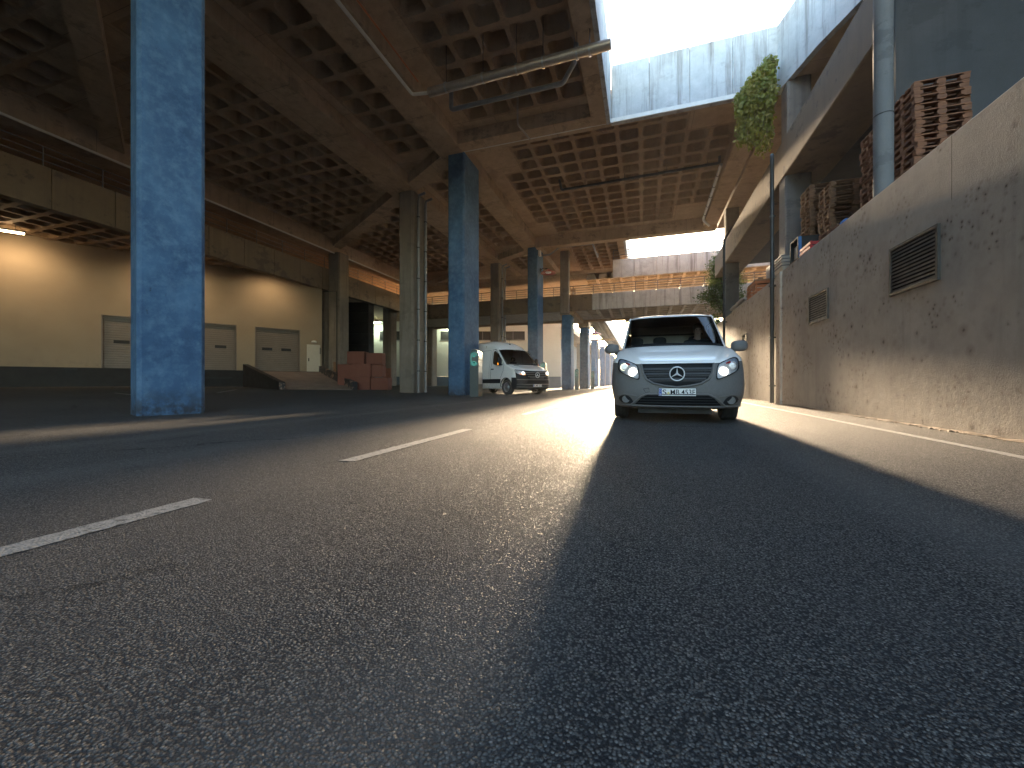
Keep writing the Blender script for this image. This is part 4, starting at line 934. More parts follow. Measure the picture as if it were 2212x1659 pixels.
for k, (dx, dz) in enumerate(((0, .1), (.2, .1), (.1, .27), (.3, .27), (-.08, .26), (.12, .43))):
    MB().tube([(4.45 + dx + .03 * math.sin(i + k), 20.4 + i * .5, ZT + dz + .015 * math.sin(2 * i + k)) for i in range(7)], [.06, .1, .1, .09, .1, .1, .07], 10).build('roll', 'canvas', o, smooth=True)

# ------------------------------------------------------------------ plants
def leaves(b, c, n, size, spread, r, droop=False):
    for _ in range(n):
        p = Vector((c[0] + r.gauss(0, spread[0]), c[1] + r.gauss(0, spread[1]), c[2] + r.gauss(0, spread[2])))
        d = Vector((r.uniform(-1, 1), r.uniform(-1, 1), r.uniform(-2.2, -.3) if droop else r.uniform(-.9, .5))).normalized(); e = d.cross(Vector((r.uniform(-1, 1), r.uniform(-1, 1), r.uniform(-1, 1)))).normalized()
        s_ = size * r.uniform(.6, 1.3); b.quad(p, p + d * s_ * .5 + e * s_ * .32, p + d * s_, p + d * s_ * .5 - e * s_ * .32)
r2 = random.Random(3)
iv = thing('hanging_ivy', 'green ivy hanging down at the right end of the crossing deck', 'plant', (4.4, 17.3, 12.7))
st = MB(); lf = MB()
for k in range(92):
    u = r2.random(); x = 3.75 + .78 * u + r2.uniform(-.1, .1); y = 17.35 - r2.uniform(0, .35); ztop = 12.75 - .9 * (1 - u) ** 1.5 - r2.uniform(0, .2); ln = (2.0 + 1.7 * u) * r2.uniform(.3, 1.08)
    pts = []; 
    for i in range(17):
        q = i / 16; pts.append((x - .35 * math.sin(q * 1.6) * (1 - u) + .05 * math.sin(5 * q + k), y - .12 * math.sin(q * 2), ztop - ln * q))
    st.tube(pts, .006, 4)
    for p in pts: leaves(lf, p, 7, .15 if k % 2 else .11, (.045, .045, .07), r2, True)
st.build('stems', 'bark', iv); lf.build('leaves', 'ivy', iv, fix=False)
def tree(name, label, loc, h, rad, n, seed, size=.22, z0f=.3, group=None):
    r = random.Random(seed); o = thing(name, label, 'tree', loc, group=group)
    X, Y, Z = loc; tk = MB(); lf = MB()
    trunk = [(X + .12 * math.sin(i * .9), Y + .1 * math.cos(i * 1.3), Z - .1 + h * .85 * i / 7) for i in range(8)]
    tk.tube(trunk, [max(.02, h * .022 * (1 - i / 8.2)) for i in range(8)], 8)
    per = max(1, n // 46)
    for k in range(46):
        q = z0f + (1 - z0f) * r.random(); a = r.uniform(0, 6.28); prof = math.sin(math.pi * min(1, (q - z0f) / (1 - z0f) * .85 + .13)) ** .7
        L = rad * prof * r.uniform(.45, 1.0); i0 = min(6, int(q * .85 * 7 / .85 * .85)); s0 = Vector(trunk[max(1, min(7, int(q * 6.5)))])
        e = Vector((X + L * math.cos(a), Y + L * math.sin(a), Z + h * q + r.uniform(-.2, .3)))
        m = (s0 + e) / 2 + Vector((0, 0, r.uniform(.0, .3))); tk.tube([s0, m, e], [h * .006, h * .004, .008], 5)
        for t_ in (.45, .75, 1.0):
            c = s0 + (e - s0) * t_; leaves(lf, c, per // 3, size, (rad * .13, rad * .13, rad * .12), r)
    tk.build('trunk', 'bark', o); lf.build('crown', 'leaf', o, fix=False)
tree('leafy_tree', 'green leafy tree on the terrace in front of the right end of the footbridge', (5.75, 33.6, ZT), 6.4, 1.75, 12000, 11, .15, .02)
for k, (x, y, h) in enumerate(((1.5, 175, 15), (-3, 190, 17), (6.5, 182, 16), (12, 176, 14), (-8, 200, 14))): tree('far_tree', 'hazy tree at the far end of the road, %s' % ('just left of the white van roof', 'second from the walkway', 'behind the white van', 'behind the terrace', 'closest to the walkway')[k], (x, y, 0), h, 5, 1500, 20 + k, .9, .2, 'trees at the end of the road')
# ------------------------------------------------------------------ vans
class Shell:
    """rows: (z centre, z side, y centre, y side, half width, roundness) from the bumper's foot up to the roof"""
    def __init__(s, rows, breaks, L, wheels, ra, wz, crease=None):
        s.rows, s.br, s.L, s.wheels, s.ra, s.wz, s.crease = rows, breaks, L, wheels, ra, wz, crease
        s.n = len(rows) - 1; s.top = MB(); g = []
        P = s.front(0, s.n, -90, 90, 8 * s.n, 60); m = MB().grid(P)
        s.bvh = BVHTree.FromPolygons([Vector(v) for v in m.v], m.f)
        P = s.side(1, 0, s.n, 0, 8 * s.n, 80); m = MB().grid(P); s.sbvh = BVHTree.FromPolygons([Vector(v) for v in m.v], m.f)
    def row(s, v):
        v = max(0., min(s.n, v)); i = min(int(v), s.n - 1); t = v - i; r = s.rows
        p1, p2 = r[i], r[i + 1]; p0 = r[i - 1] if i > 0 and i not in s.br else p1; p3 = r[i + 2] if i + 2 <= s.n and i + 1 not in s.br else p2
        f = lambda a, b, c, d: b + .5 * t * (c - a + t * (2 * a - 5 * b + 4 * c - d + t * (3 * (b - c) + d - a)))
        return [f(*q) for q in zip(p0, p1, p2, p3)]
    def pt(s, v, th):
        z0, zs, y0, ys, w, n = s.row(v); sn, cs = math.sin(R(th)), max(0., math.cos(R(th)))
        x = w * math.copysign(abs(sn) ** (2 / n), sn); y = ys - (ys - y0) * cs ** (2 / n); z = z0 + (zs - z0) * sn * sn
        if s.crease and s.crease[0] < v < s.crease[1]:
            t = (v - s.crease[0]) / (s.crease[1] - s.crease[0]); xc = s.crease[2] + (s.crease[3] - s.crease[2]) * t
            z += s.crease[4] * math.sin(math.pi * t) ** .5 / (1 + math.exp((abs(x) - xc) / .012))
        return Vector((x, y, z))
    def front(s, v0, v1, t0, t1, nv, nt):
        return [[s.pt(v0 + (v1 - v0) * i / nv, t0 + (t1 - t0) * j / nt) for j in range(nt + 1)] for i in range(nv + 1)]
    def side(s, sg, v0, v1, y0, nv, ny, y1=None):
        P = []
        for i in range(nv + 1):
            v = v0 + (v1 - v0) * i / nv; z0, zs, yc, ys, w, n = s.row(v); row = []
            for j in range(ny + 1):
                a = max(ys, y0); e = y1 or s.L; y = a + (e - a) * j / ny; z = zs; x = w
                k = max(0., (y - s.L + .9) / .9); x -= .05 * k * k
                for wy in s.wheels:
                    if abs(y - wy) < s.ra: z = max(z, s.wz + math.sqrt(s.ra ** 2 - (y - wy) ** 2))
                row.append((sg * x, y, z))
            P.append(row)
        return P
    def yhit(s, x, z):
        h = s.bvh.ray_cast(Vector((x, -3, z)), Vector((0, 1, 0)))[0]; return h.y if h else s.rows[0][2]
    def xhit(s, y, z):
        h = s.sbvh.ray_cast(Vector((4, y, z)), Vector((-1, 0, 0)))[0]; return h.x if h else s.rows[2][4]
def smooth_poly(pts, k=2, closed=True):
    for _ in range(k):
        o = []
        for i in range(len(pts)):
            a, b_ = Vector(pts[i]), Vector(pts[(i + 1) % len(pts)]); o += [tuple(a * .75 + b_ * .25), tuple(a * .25 + b_ * .75)]
        pts = o
    return pts
def fill(poly, step):
    xs_ = [p[0] for p in poly]; ys_ = [p[1] for p in poly]; pts = []; n = len(poly)
    for i in range(n):
        a, b_ = Vector(poly[i]), Vector(poly[(i + 1) % n]); m = max(1, int((b_ - a).length / step))
        for k in range(m): pts.append(a + (b_ - a) * k / m)
    nb = len(pts); edges = [(i, (i + 1) % nb) for i in range(nb)]
    x = min(xs_) + step * .5
    while x < max(xs_):
        y = min(ys_) + step * .5
        while y < max(ys_): pts.append(Vector((x, y))); y += step
        x += step
    r = delaunay_2d_cdt([Vector(p) for p in pts], edges, [list(range(nb))], 1, 1e-5)
    return r[0], r[2]
def patch(sh, poly, off, name, mat, parent, mode='front', sg=1, step=.03, skirt=.02, smooth=True):
    v, f = fill(poly, step); b = MB()
    for p in v:
        if mode == 'front': b.v.append((p.x, sh.yhit(p.x, p.y) - off, p.y))
        else: b.v.append((sg * (sh.xhit(p.x, p.y) + off), p.x, p.y))
    b.f = [tuple(q) for q in f]
    # skirt back to the body so that the piece has a thickness
    cnt = {}
    for q in b.f:
        for i in range(len(q)):
            e = (q[i], q[(i + 1) % len(q)]); cnt[tuple(sorted(e))] = cnt.get(tuple(sorted(e)), []) + [e]
    base = {}
    for k, e in cnt.items():
        if len(e) == 1:
            for i in e[0]:
                if i not in base:
                    x, y, z = b.v[i]; base[i] = len(b.v); b.v.append((x, y + skirt, z) if mode == 'front' else (x - sg * skirt, y, z))
            a, c = e[0]; b.f.append((c, a, base[a], base[c]))
    return b.build(name, mat, parent, smooth=smooth, angle=50)
def line(sh, pts, off, r, name, mat, parent, mode='front', sg=1, n=6):
    out = []
    for a, e in zip(pts, pts[1:]):
        a, e = Vector(a), Vector(e); m = max(1, int((e - a).length / .04))
        for k in range(m): out.append(a + (e - a) * k / m)
    out.append(Vector(pts[-1]))
    P = [(p.x, sh.yhit(p.x, p.y) - off, p.y) if mode == 'front' else (sg * (sh.xhit(p.x, p.y) + off), p.x, p.y) for p in out]
    return MB().tube(P, r, n).build(name, mat, parent, smooth=True)
def superell(c, r, e=2.6, nu=12, nv=20):
    P = []; f = lambda q: math.copysign(abs(q) ** (2 / e), q)
    for i in range(nu + 1):
        a = -math.pi / 2 + math.pi * i / nu; P.append([(c[0] + r[0] * f(math.cos(a)) * f(math.cos(2 * math.pi * j / nv)), c[1] + r[1] * f(math.cos(a)) * f(math.sin(2 * math.pi * j / nv)), c[2] + r[2] * f(math.sin(a))) for j in range(nv + 1)])
    return MB().grid(P)
def emblem(parent, x, y, z, r, tilt=0.):
    dk = MB().lathe([(0, y - .012), (r * 1.12, y - .01), (r * 1.16, y + .02)], (x, 0, z), 'y', 32).build('emblem', 'ink', parent, smooth=True)
    MB().tube([(x + r * math.cos(2 * math.pi * k / 40), y - .024, z + r * math.sin(2 * math.pi * k / 40)) for k in range(41)], r * .085, 8, cap=False).build('ring', 'silver', dk, smooth=True)
    st = MB(); c = (x, y - .034, z); cb = (x, y - .012, z); ins = r * .17
    for k in range(3):
        a = R(90 + 120 * k); tip = (x + r * .97 * math.cos(a), y - .02, z + r * .97 * math.sin(a))
        l = (x + ins * math.cos(a + R(60)), y - .016, z + ins * math.sin(a + R(60))); rr_ = (x + ins * math.cos(a - R(60)), y - .016, z + ins * math.sin(a - R(60)))
        st.quad(c, tip, l); st.quad(c, rr_, tip); st.quad(cb, l, tip); st.quad(cb, tip, rr_)
    st.build('star', 'silver', dk)
def number_plate(parent, x, y, z, key, k=1.0):
    w, h = .26 * k, .056 * k
    p = MB().box(x - w, x + w, y - .012, y, z - h, z + h).build('number_plate', 'plate', parent, bevel=.004)
    MB().box(x - w - .008, x + w + .008, y + .001, y + .014, z - h - .008, z + h + .008).build('plate_holder', 'plastic_dk', p)
    MB().box(x - w + .004, x - w + .046 * k, y - .0135, y - .011, z - h + .004, z + h - .004).build('plate_band', 'plate_blue', p)
    o_ = put('country_letter', TXT['D'], p, (x - w + .025 * k, y - .0145, z - h + .022 * k), (R(90), 0, 0), (k, k, k))
    sb = MB()
    for q in range(12):
        a = R(30 * q); sb.lathe([(0, y - .0142), (.0025 * k, y - .0142)], (x - w + .025 * k + .014 * k * math.cos(a), 0, z + .022 * k + .014 * k * math.sin(a)), 'y', 5)
    sb.build('stars', 'gold', p)
    fit = lambda me, t, x0, x1: put('lettering', me, p, (x + (x0 + x1) / 2 * k, y - .0135, z), (R(90), 0, 0), ((x1 - x0) * k / me['w'], .078 * k / me['h'], 1))
    fit(TXT['S'], 0, -.205, -.15); fit(TXT[key], 0, -.092, .25)
    MB().lathe([(0, y - .015), (.018 * k, y - .0145), (.018 * k, y - .012)], (x - .121 * k, 0, z - .016 * k), 'y', 14).build('seal', 'gold', p)
def wheel(parent, x, y, r, w, sg, rim_mat='steel'):
    """sg: outward direction along x"""
    h = w / 2
    t = MB().lathe([(r * .62, -h * .8), (r * .80, -h), (r * .95, -h * .97), (r, -h * .78), (r, -h * .52), (r - .008, -h * .5), (r - .008, -h * .42), (r, -h * .4), (r, -h * .06), (r - .008, -h * .05), (r - .008, h * .05), (r, h * .06), (r, h * .4), (r - .008, h * .42), (r - .008, h * .5), (r, h * .52), (r, h * .78), (r * .95, h * .97), (r * .80, h), (r * .62, h * .8), (r * .62, -h * .8)], (x, y, r), 'x', 40)
    wl_ = t.build('wheel', 'tyre', parent, smooth=True, angle=30)
    rm = MB().lathe([(r * .64, sg * h * .85), (r * .6, sg * h * .88), (r * .56, sg * h * .45), (r * .40, sg * h * .35), (r * .34, sg * h * .62), (r * .2, sg * h * .66), (r * .17, sg * h * .9), (0, sg * h * .92)], (x, y, r), 'x', 36); rm.build('rim', rim_mat, wl_, smooth=True)
    for k in range(14):
        a = 2 * math.pi * k / 14; c_ = (x + sg * h * .47, y + r * .47 * math.cos(a), r + r * .47 * math.sin(a))
        MB().lathe([(0, 0), (r * .05, 0)], c_, 'x', 8).build('vent_hole', 'ink', wl_)
def body_parts(sh, o, pm, v_bump, v_hood, v_cowl, v_ws, hood_t, ws_t, bump_mat='plastic'):
    n = sh.n; N = lambda a, b_: max(4, int(8 * (b_ - a)))
    MB().grid(sh.front(0, v_bump, -90, 90, N(0, v_bump), 64)).build('bumper', bump_mat, o, smooth=True)
    MB().grid(sh.front(v_hood, v_cowl - .04, -hood_t, hood_t, N(v_hood, v_cowl), 56)).build('bonnet', pm, o, smooth=True, angle=60)
    bd = MB()
    for sg in (-1, 1):
        bd.grid(sh.front(v_bump, v_cowl, sg * (hood_t + .35), sg * 90, N(v_bump, v_cowl), 10)); bd.grid(sh.front(v_cowl, v_ws, sg * ws_t, sg * 90, N(v_cowl, v_ws), 8)); bd.grid(sh.side(sg, 0, n, 0, N(0, n), 110))
    bd.grid(sh.front(v_ws, n, -90, 90, N(v_ws, n), 40))
    bd.grid([[Vector((p.x, p.y + (sh.L - p.y) * k / 20, p.z)) for p in [sh.pt(n, -90 + 180 * j / 40) for j in range(41)]] for k in range(21)])
    body = bd.build('body', pm, o, smooth=True, angle=35)
    MB().grid(sh.front(v_cowl, v_ws, -ws_t, ws_t, N(v_cowl, v_ws), 36)).build('windscreen', 'glass', o, smooth=True)
    MB().grid([[p + Vector((0, .02, -.02)) for p in row] for row in sh.front(v_hood - .05, v_cowl, -hood_t - 3, hood_t + 3, N(v_hood, v_cowl), 40)]).build('engine_bay', 'ink', o)
    prof = []
    for i in range(21):
        z0, zs, y0, ys, w, q = sh.row(n * i / 20); prof.append((w - .05, zs))
    rear = [(x, sh.L, z) for x, z in prof] + [(sh.pt(n, 90 - 180 * k / 12).x * .95, sh.L, sh.pt(n, 90 - 180 * k / 12).z) for k in range(1, 12)] + [(-x, sh.L, z) for x, z in reversed(prof)]
    MB().quad(*rear).build('rear_doors', pm, o)
    return body

def person(loc, label):
    o = None
    def skin(nm, V_, E, Rr, mat, parent=None, root=0):
        me = bpy.data.meshes.new(nm); me.from_pydata(V_, E, []); me.materials.append(M[mat]); ob = bpy.data.objects.new(nm, me); COL.objects.link(ob)
        m = ob.modifiers.new('skin', 'SKIN'); m.use_smooth_shade = True
        for i, r in enumerate(Rr): ob.data.skin_vertices[0].data[i].radius = (r, r) if not isinstance(r, tuple) else r
        ob.data.skin_vertices[0].data[root].use_root = True
        s_ = ob.modifiers.new('sub', 'SUBSURF'); s_.levels = 2; s_.render_levels = 2
        if parent: ob.parent = parent
        return ob
    V_ = [(0, .05, .0), (0, .10, .25), (0, .12, .48), (0, .10, .60), (0, .075, .67), (0, .06, .745), (0, .075, .83),
          (-.19, .11, .50), (-.25, -.08, .28), (-.18, -.32, .33), (-.13, -.40, .38), (.19, .11, .50), (.25, -.08, .28), (.18, -.32, .33), (.13, -.40, .38),
          (-.1, -.12, .0), (-.12, -.45, -.02), (.1, -.12, .0), (.12, -.45, -.02), (-.12, -.5, -.35), (.12, -.5, -.35)]
    E = [(0, 1), (1, 2), (2, 3), (3, 4), (4, 5), (5, 6), (2, 7), (7, 8), (8, 9), (9, 10), (2, 11), (11, 12), (12, 13), (13, 14), (0, 15), (15, 16), (0, 17), (17, 18), (16, 19), (18, 20)]
    Rr = [.13, .13, .13, .055, (.062, .075), (.075, .092), (.062, .075), .06, .042, .03, .032, .06, .042, .03, .032, .08, .065, .08, .065, .05, .05]
    p = skin('person', V_, E, Rr, 'skin'); p.location = loc; tag(p, label, 'person'); ORG[p] = Vector()
    VV = [(0, .05, -.02), (0, .10, .25), (0, .12, .49), (0, .105, .595), (-.2, .11, .5), (-.255, -.07, .28), (-.2, -.25, .315), (.2, .11, .5), (.255, -.07, .28), (.2, -.25, .315)]
    skin('shirt', VV, [(0, 1), (1, 2), (2, 3), (2, 4), (4, 5), (5, 6), (2, 7), (7, 8), (8, 9)], [.15, .15, .155, .075, .082, .06, .048, .082, .06, .048], 'cloth', p)
    superell((0, .092, .80), (.088, .098, .095), 2.1).build('hair', 'hair', p, smooth=True)
    for sx in (-1, 1):
        superell((sx * .032, -.022, .752), (.014, .01, .008), 2, 6, 8).build('eye', 'eye', p, smooth=True); superell((sx * .083, .075, .74), (.012, .022, .032), 2, 6, 8).build('ear', 'skin', p, smooth=True)
        for k in range(4): MB().tube([(sx * .13 + (k - 1.5) * .016, -.41, .37), (sx * .13 + (k - 1.5) * .017, -.45 - (.01 if k in (1, 2) else 0), .365), (sx * .13 + (k - 1.5) * .016, -.465, .335)], [.009, .008, .006], 6).build('finger', 'skin', p, smooth=True)
        MB().tube([(sx * .13 - sx * .03, -.39, .375), (sx * .13 - sx * .05, -.42, .385), (sx * .13 - sx * .055, -.45, .37)], [.011, .009, .007], 6).build('thumb', 'skin', p, smooth=True)
    superell((0, -.035, .722), (.016, .022, .03), 2, 8, 10).build('nose', 'skin', p, smooth=True); superell((0, -.018, .683), (.026, .008, .006), 2, 6, 10).build('mouth', 'lips', p, smooth=True)
    return p

def white_van():
    o = thing('white_van', 'white panel van with grey bumper and lit headlights driving towards the viewer', 'van', (.47, 6.35, 0), 0, local=True)
    rows = [(.205, .23, .16, .57, .86, 3.2), (.25, .26, .05, .58, .915, 3.2), (.40, .42, .0, .56, .95, 3.4), (.56, .58, .0, .56, .965, 3.3), (.72, .75, .025, .58, .965, 3.1), (.875, .93, .07, .62, .955, 2.9),
            (.925, .99, .13, .66, .945, 2.8), (1.03, 1.07, .36, .78, .915, 2.8), (1.13, 1.14, .64, .9, .885, 3.0), (1.235, 1.20, .93, 1.12, .84, 3.0), (1.55, 1.53, 1.30, 1.48, .785, 3.2), (1.82, 1.795, 1.60, 1.80, .74, 3.4), (1.885, 1.85, 1.76, 1.92, .715, 3.6), (1.91, 1.875, 2.1, 2.2, .70, 3.8)]
    sh = Shell(rows, {1, 5, 9, 11}, 5.1, (.98, 4.15), .40, .33, (5, 9, .50, .80, .022))
    pm = 'paint_white'
    body = body_parts(sh, o, pm, 5, 5.06, 9, 11, 70, 63)
    MB().box(-.86, .86, .75, 5.0, .2, .42).build('underbody', 'black', o)
    MB().box(-.55, .50, .25, .75, .135, .2).build('under_tray', 'black', o)
    # bumper wings below the headlamps keep the plastic up to the lamp edge
    for sg in (-1, 1):
        lamp = smooth_poly([(sg * x, z) for x, z in ((.86, .985), (.79, .99), (.60, .905), (.545, .865), (.515, .655), (.565, .645), (.72, .715), (.86, .80))], 2)
        hd = patch(sh, lamp, .004, 'headlight', 'plastic_dk', o, step=.025)
        inn = [(sg * .70 + (x - sg * .70) * .9, .81 + (z - .81) * .88) for x, z in lamp]
        patch(sh, inn, .010, 'reflector', 'reflector', hd, step=.025)
        for cx, cz, r_, m_ in ((.625, .765, .062, 'headlight_on'), (.755, .845, .05, 'reflector')):
            y = sh.yhit(sg * cx, cz); MB().lathe([(0, y - .03), (r_ * .5, y - .034), (r_ * .85, y - .03), (r_, y - .02), (r_ * 1.08, y - .016), (r_ * 1.08, y + .01)], (sg * cx, 0, cz), 'y', 24).build('lamp_bowl', m_, hd, smooth=True)
            MB().tube([(sg * cx + r_ * 1.06 * math.cos(2 * math.pi * k / 24), y - .024, cz + r_ * 1.06 * math.sin(2 * math.pi * k / 24)) for k in range(25)], .006, 6, cap=False).build('lamp_rim', 'chrome', hd, smooth=True)
        patch(sh, [(sg * x, z) for x, z in ((.80, .955), (.60, .87), (.585, .845), (.62, .845), (.80, .925))], .022, 'indicator', 'reflector', hd)
        patch(sh, [(sg * x, z) for x, z in ((.735, .925), (.665, .895), (.67, .875), (.735, .90))], .026, 'indicator_bulb', 'redlens', hd)
        patch(sh, lamp, .040, 'lamp_glass', 'glass_clear', hd, step=.025, skirt=.035)
        # fog lamp pocket
        fp = smooth_poly([(sg * x, z) for x, z in ((.60, .275), (.66, .39), (.74, .42), (.82, .40), (.85, .345), (.78, .285))], 2)
        fg = patch(sh, fp, .003, 'fog_lamp_pocket', 'plastic_dk', o); y = sh.yhit(sg * .73, .35)
        MB().lathe([(0, y - .014), (.043, y - .014), (.048, y - .02), (.056, y - .02), (.058, y + .01)], (sg * .73, 0, .35), 'y', 24).build('fog_lamp_cover', 'plastic', fg, smooth=True)
        line(sh, [(sg * .57, .40), (sg * .66, .415), (sg * .76, .435), (sg * .86, .40)], .004, .007, 'bumper_crease', 'plastic', o)
        # mirrors
        mr = superell((sg * 1.0, .93, 1.20), (.122, .085, .088), 2.9).build('mirror', 'plastic', o, smooth=True)
        MB().tube([(sg * .85, .98, 1.13), (sg * .95, .94, 1.14)], [.045, .035], 10).build('mirror_arm', 'plastic', mr, smooth=True)
        wheel(o, sg * .835, .98, .33, .225, sg); wheel(o, sg * .835, 4.15, .33, .225, sg)
        wn_ = patch(sh, smooth_poly([(1.62, 1.27), (2.45, 1.27), (2.45, 1.72), (1.95, 1.72)], 1), .006, 'side_window', 'glass_dark', o, 'side', sg, .06)
        line(sh, [(1.5, .5), (1.35, 1.2), (1.9, 1.75), (2.6, 1.76), (2.62, .5)], .001, .005, 'door_seam', 'ink', o, 'side', sg)
        MB().box(*((.935, .965) if sg > 0 else (-.965, -.935)), 2.35, 2.52, 1.02, 1.06).build('door_handle', 'plastic', o, bevel=.008)
    # grille
    half = [(.50, .885), (.475, .76), (.43, .665), (.33, .60), (.18, .565), (0, .545)]
    gp = [(-x, z) for x, z in half[:-1]] + [(x, z) for x, z in reversed(half)]
    gr = patch(sh, gp, .006, 'grille', 'ink', o, step=.03)
    line(sh, [(-.505, .89)] + [(-x, z - .006) for x, z in half[1:-1]] + [(0, .537)] + [(x, z - .006) for x, z in reversed(half[1:-1])] + [(.505, .89)], .012, .016, 'grille_frame', 'plastic', gr)
    line(sh, [(-.5, .885), (.5, .885)], .006, .008, 'grille_lip', 'ink', gr)
    def gx_(z):
        for (x0, z0), (x1, z1) in zip(half, half[1:]):
            if z1 <= z <= z0: return x0 + (x1 - x0) * (z - z0) / (z1 - z0)
        return .1
    for z0, z1 in ((.795, .828), (.722, .752), (.648, .676)):
        xa = min(gx_(z0), gx_(z1)) - .012
        patch(sh, [(-xa, z0), (xa, z0), (xa, z1), (-xa, z1)], .022, 'grille_bar', 'bar', gr, skirt=.02)
        line(sh, [(-xa, z0 - .018), (xa, z0 - .018)], .014, .004, 'grille_rib', 'plastic', gr)
    hole = MB()
    for zb, zt in ((.838, .872), (.760, .79), (.685, .716), (.60, .642)):
        z = zb
        while z < zt:
            xm = gx_(z) - .05; k = 0; x = -xm
            while x < xm:
                y = sh.yhit(x, z) - .0075; hole.lathe([(0, y), (.0055, y)], (x + (.007 if int(round((z - zb) / .012)) % 2 else 0), 0, z), 'y', 6); x += .0145
            z += .012
    hole.build('grille_mesh', 'plastic_dk', gr, fix=False)
    ye = sh.yhit(0, .735) - .02; emblem(gr, 0, ye, .735, .10)
    # lower intake, plate, wipers
    ip = [(-.60, .272), (-.50, .375), (-.42, .418), (.42, .418), (.50, .375), (.60, .272), (0, .262)]
    it = patch(sh, ip, .004, 'lower_intake', 'ink', o, step=.03)
    for z, xa in ((.30, .56), (.34, .52), (.378, .475)): line(sh, [(-xa, z), (xa, z)], .012, .008, 'intake_bar', 'plastic_dk', it)
    line(sh, [(-.66, .262), (-.60, .31), (-.51, .39), (-.42, .432), (.42, .432), (.51, .39), (.60, .31), (.66, .262)], .004, .015, 'intake_frame', 'plastic', it)
    line(sh, [(-.90, .26), (-.5, .252), (.5, .252), (.90, .26)], .004, .013, 'bumper_lip', 'plastic', o)
    line(sh, [(-.47, .51), (-.40, .525), (-.38, .47), (-.44, .455), (-.47, .51)], .0005, .003, 'tow_cap', 'ink', o)
    number_plate(o, .0, -.006, .465, '453', .98)
    # dark seal round the screen, wipers, roof rails
    for sg in (-1, 1): MB().tube([sh.pt(9 + 2 * k / 10, sg * 63.2) + Vector((0, -.004, 0)) for k in range(11)], .012, 6).build('screen_seal', 'ink', o, smooth=True)
    MB().tube([sh.pt(9.02, -63 + 126 * k / 24) + Vector((0, -.006, .004)) for k in range(25)], .018, 6).build('cowl', 'ink', o, smooth=True)
    MB().tube([sh.pt(11, -63 + 126 * k / 24) + Vector((0, -.002, 0)) for k in range(25)], .008, 6).build('screen_seal', 'ink', o, smooth=True)
    for a, e, v in ((-50, 22, 9.16), (0, 58, 9.17)): MB().tube([sh.pt(9.06 + (v - 9.06) * math.sin(math.pi * k / 12), a + (e - a) * k / 12) + Vector((0, -.022, .008)) for k in range(13)], .009, 6).build('wiper', 'ink', o, smooth=True)
    for sg in (-1, 1): MB().tube([sh.pt(11 + 2 * k / 8, sg * 80) + Vector((0, 0, .008)) for k in range(9)] + [Vector((sg * .67, y, 1.895)) for y in (2.6, 4.9)], .012, 6).build('roof_rail', pm, o, smooth=True)
    MB().box(-.38, .38, 2.15, 3.6, 1.905, 1.925).build('roof_hatch', 'steel', o, bevel=.008)
    for sg in (-1, 1): MB().tube([sh.pt(5.05, sg * (10 + 60 * k / 20)) for k in range(21)], .004, 5).build('bonnet_seam', 'ink', o)
    # cabin
    MB().hull8([(-.80, 1.0, .85), (.80, 1.0, .85), (.80, 1.55, .85), (-.80, 1.55, .85)], [(-.76, 1.08, 1.18), (.76, 1.08, 1.18), (.76, 1.42, 1.15), (-.76, 1.42, 1.15)]).build('dashboard', 'cabin', o, bevel=.03)
    MB().box(-.88, .88, 1.3, 5.0, .44, .5).build('cabin_floor', 'cabin', o)
    bh = MB().box(-.72, .72, 2.72, 2.76, .5, 1.78).build('bulkhead', 'cargo', o)
    for z in (1.2, 1.4, 1.6): MB().box(-.7, .7, 2.69, 2.72, z, z + .03).build('rail', 'cabin', bh)
    for x, w_ in ((-.60, .2), (-.15, .2), (.52, .24)):
        s_ = MB().hull8([(x - w_, 1.75, .55), (x + w_, 1.75, .55), (x + w_, 2.3, .55), (x - w_, 2.3, .55)], [(x - w_, 1.75, .8), (x + w_, 1.75, .8), (x + w_, 2.3, .78), (x - w_, 2.3, .78)]).build('seat', 'seat', o, bevel=.04, seg=2)
        MB().hull8([(x - w_, 2.2, .78), (x + w_, 2.2, .78), (x + w_, 2.34, .78), (x - w_, 2.34, .78)], [(x - w_ * .8, 2.36, 1.36), (x + w_ * .8, 2.36, 1.36), (x + w_ * .8, 2.46, 1.36), (x - w_ * .8, 2.46, 1.36)]).build('backrest', 'seat', s_, bevel=.03, seg=2)
        superell((x, 2.44, 1.46), (.13, .05, .085), 3).build('headrest', 'seat', s_, smooth=True)
    sw = MB().tube([(.52 + .185 * math.cos(2 * math.pi * k / 24), 1.58 + .07 * math.sin(2 * math.pi * k / 24), 1.16 + .17 * math.sin(2 * math.pi * k / 24)) for k in range(25)], .016, 8, cap=False).build('steering_wheel', 'ink', o, smooth=True)
    MB().tube([(.52, 1.35, 1.05), (.52, 1.58, 1.16)], .03, 8).build('steering_column', 'ink', sw)
    person((.47 + .53, 6.35 + 2.06, .87), 'person in a dark shirt driving the white van, hands on the wheel')
white_van()

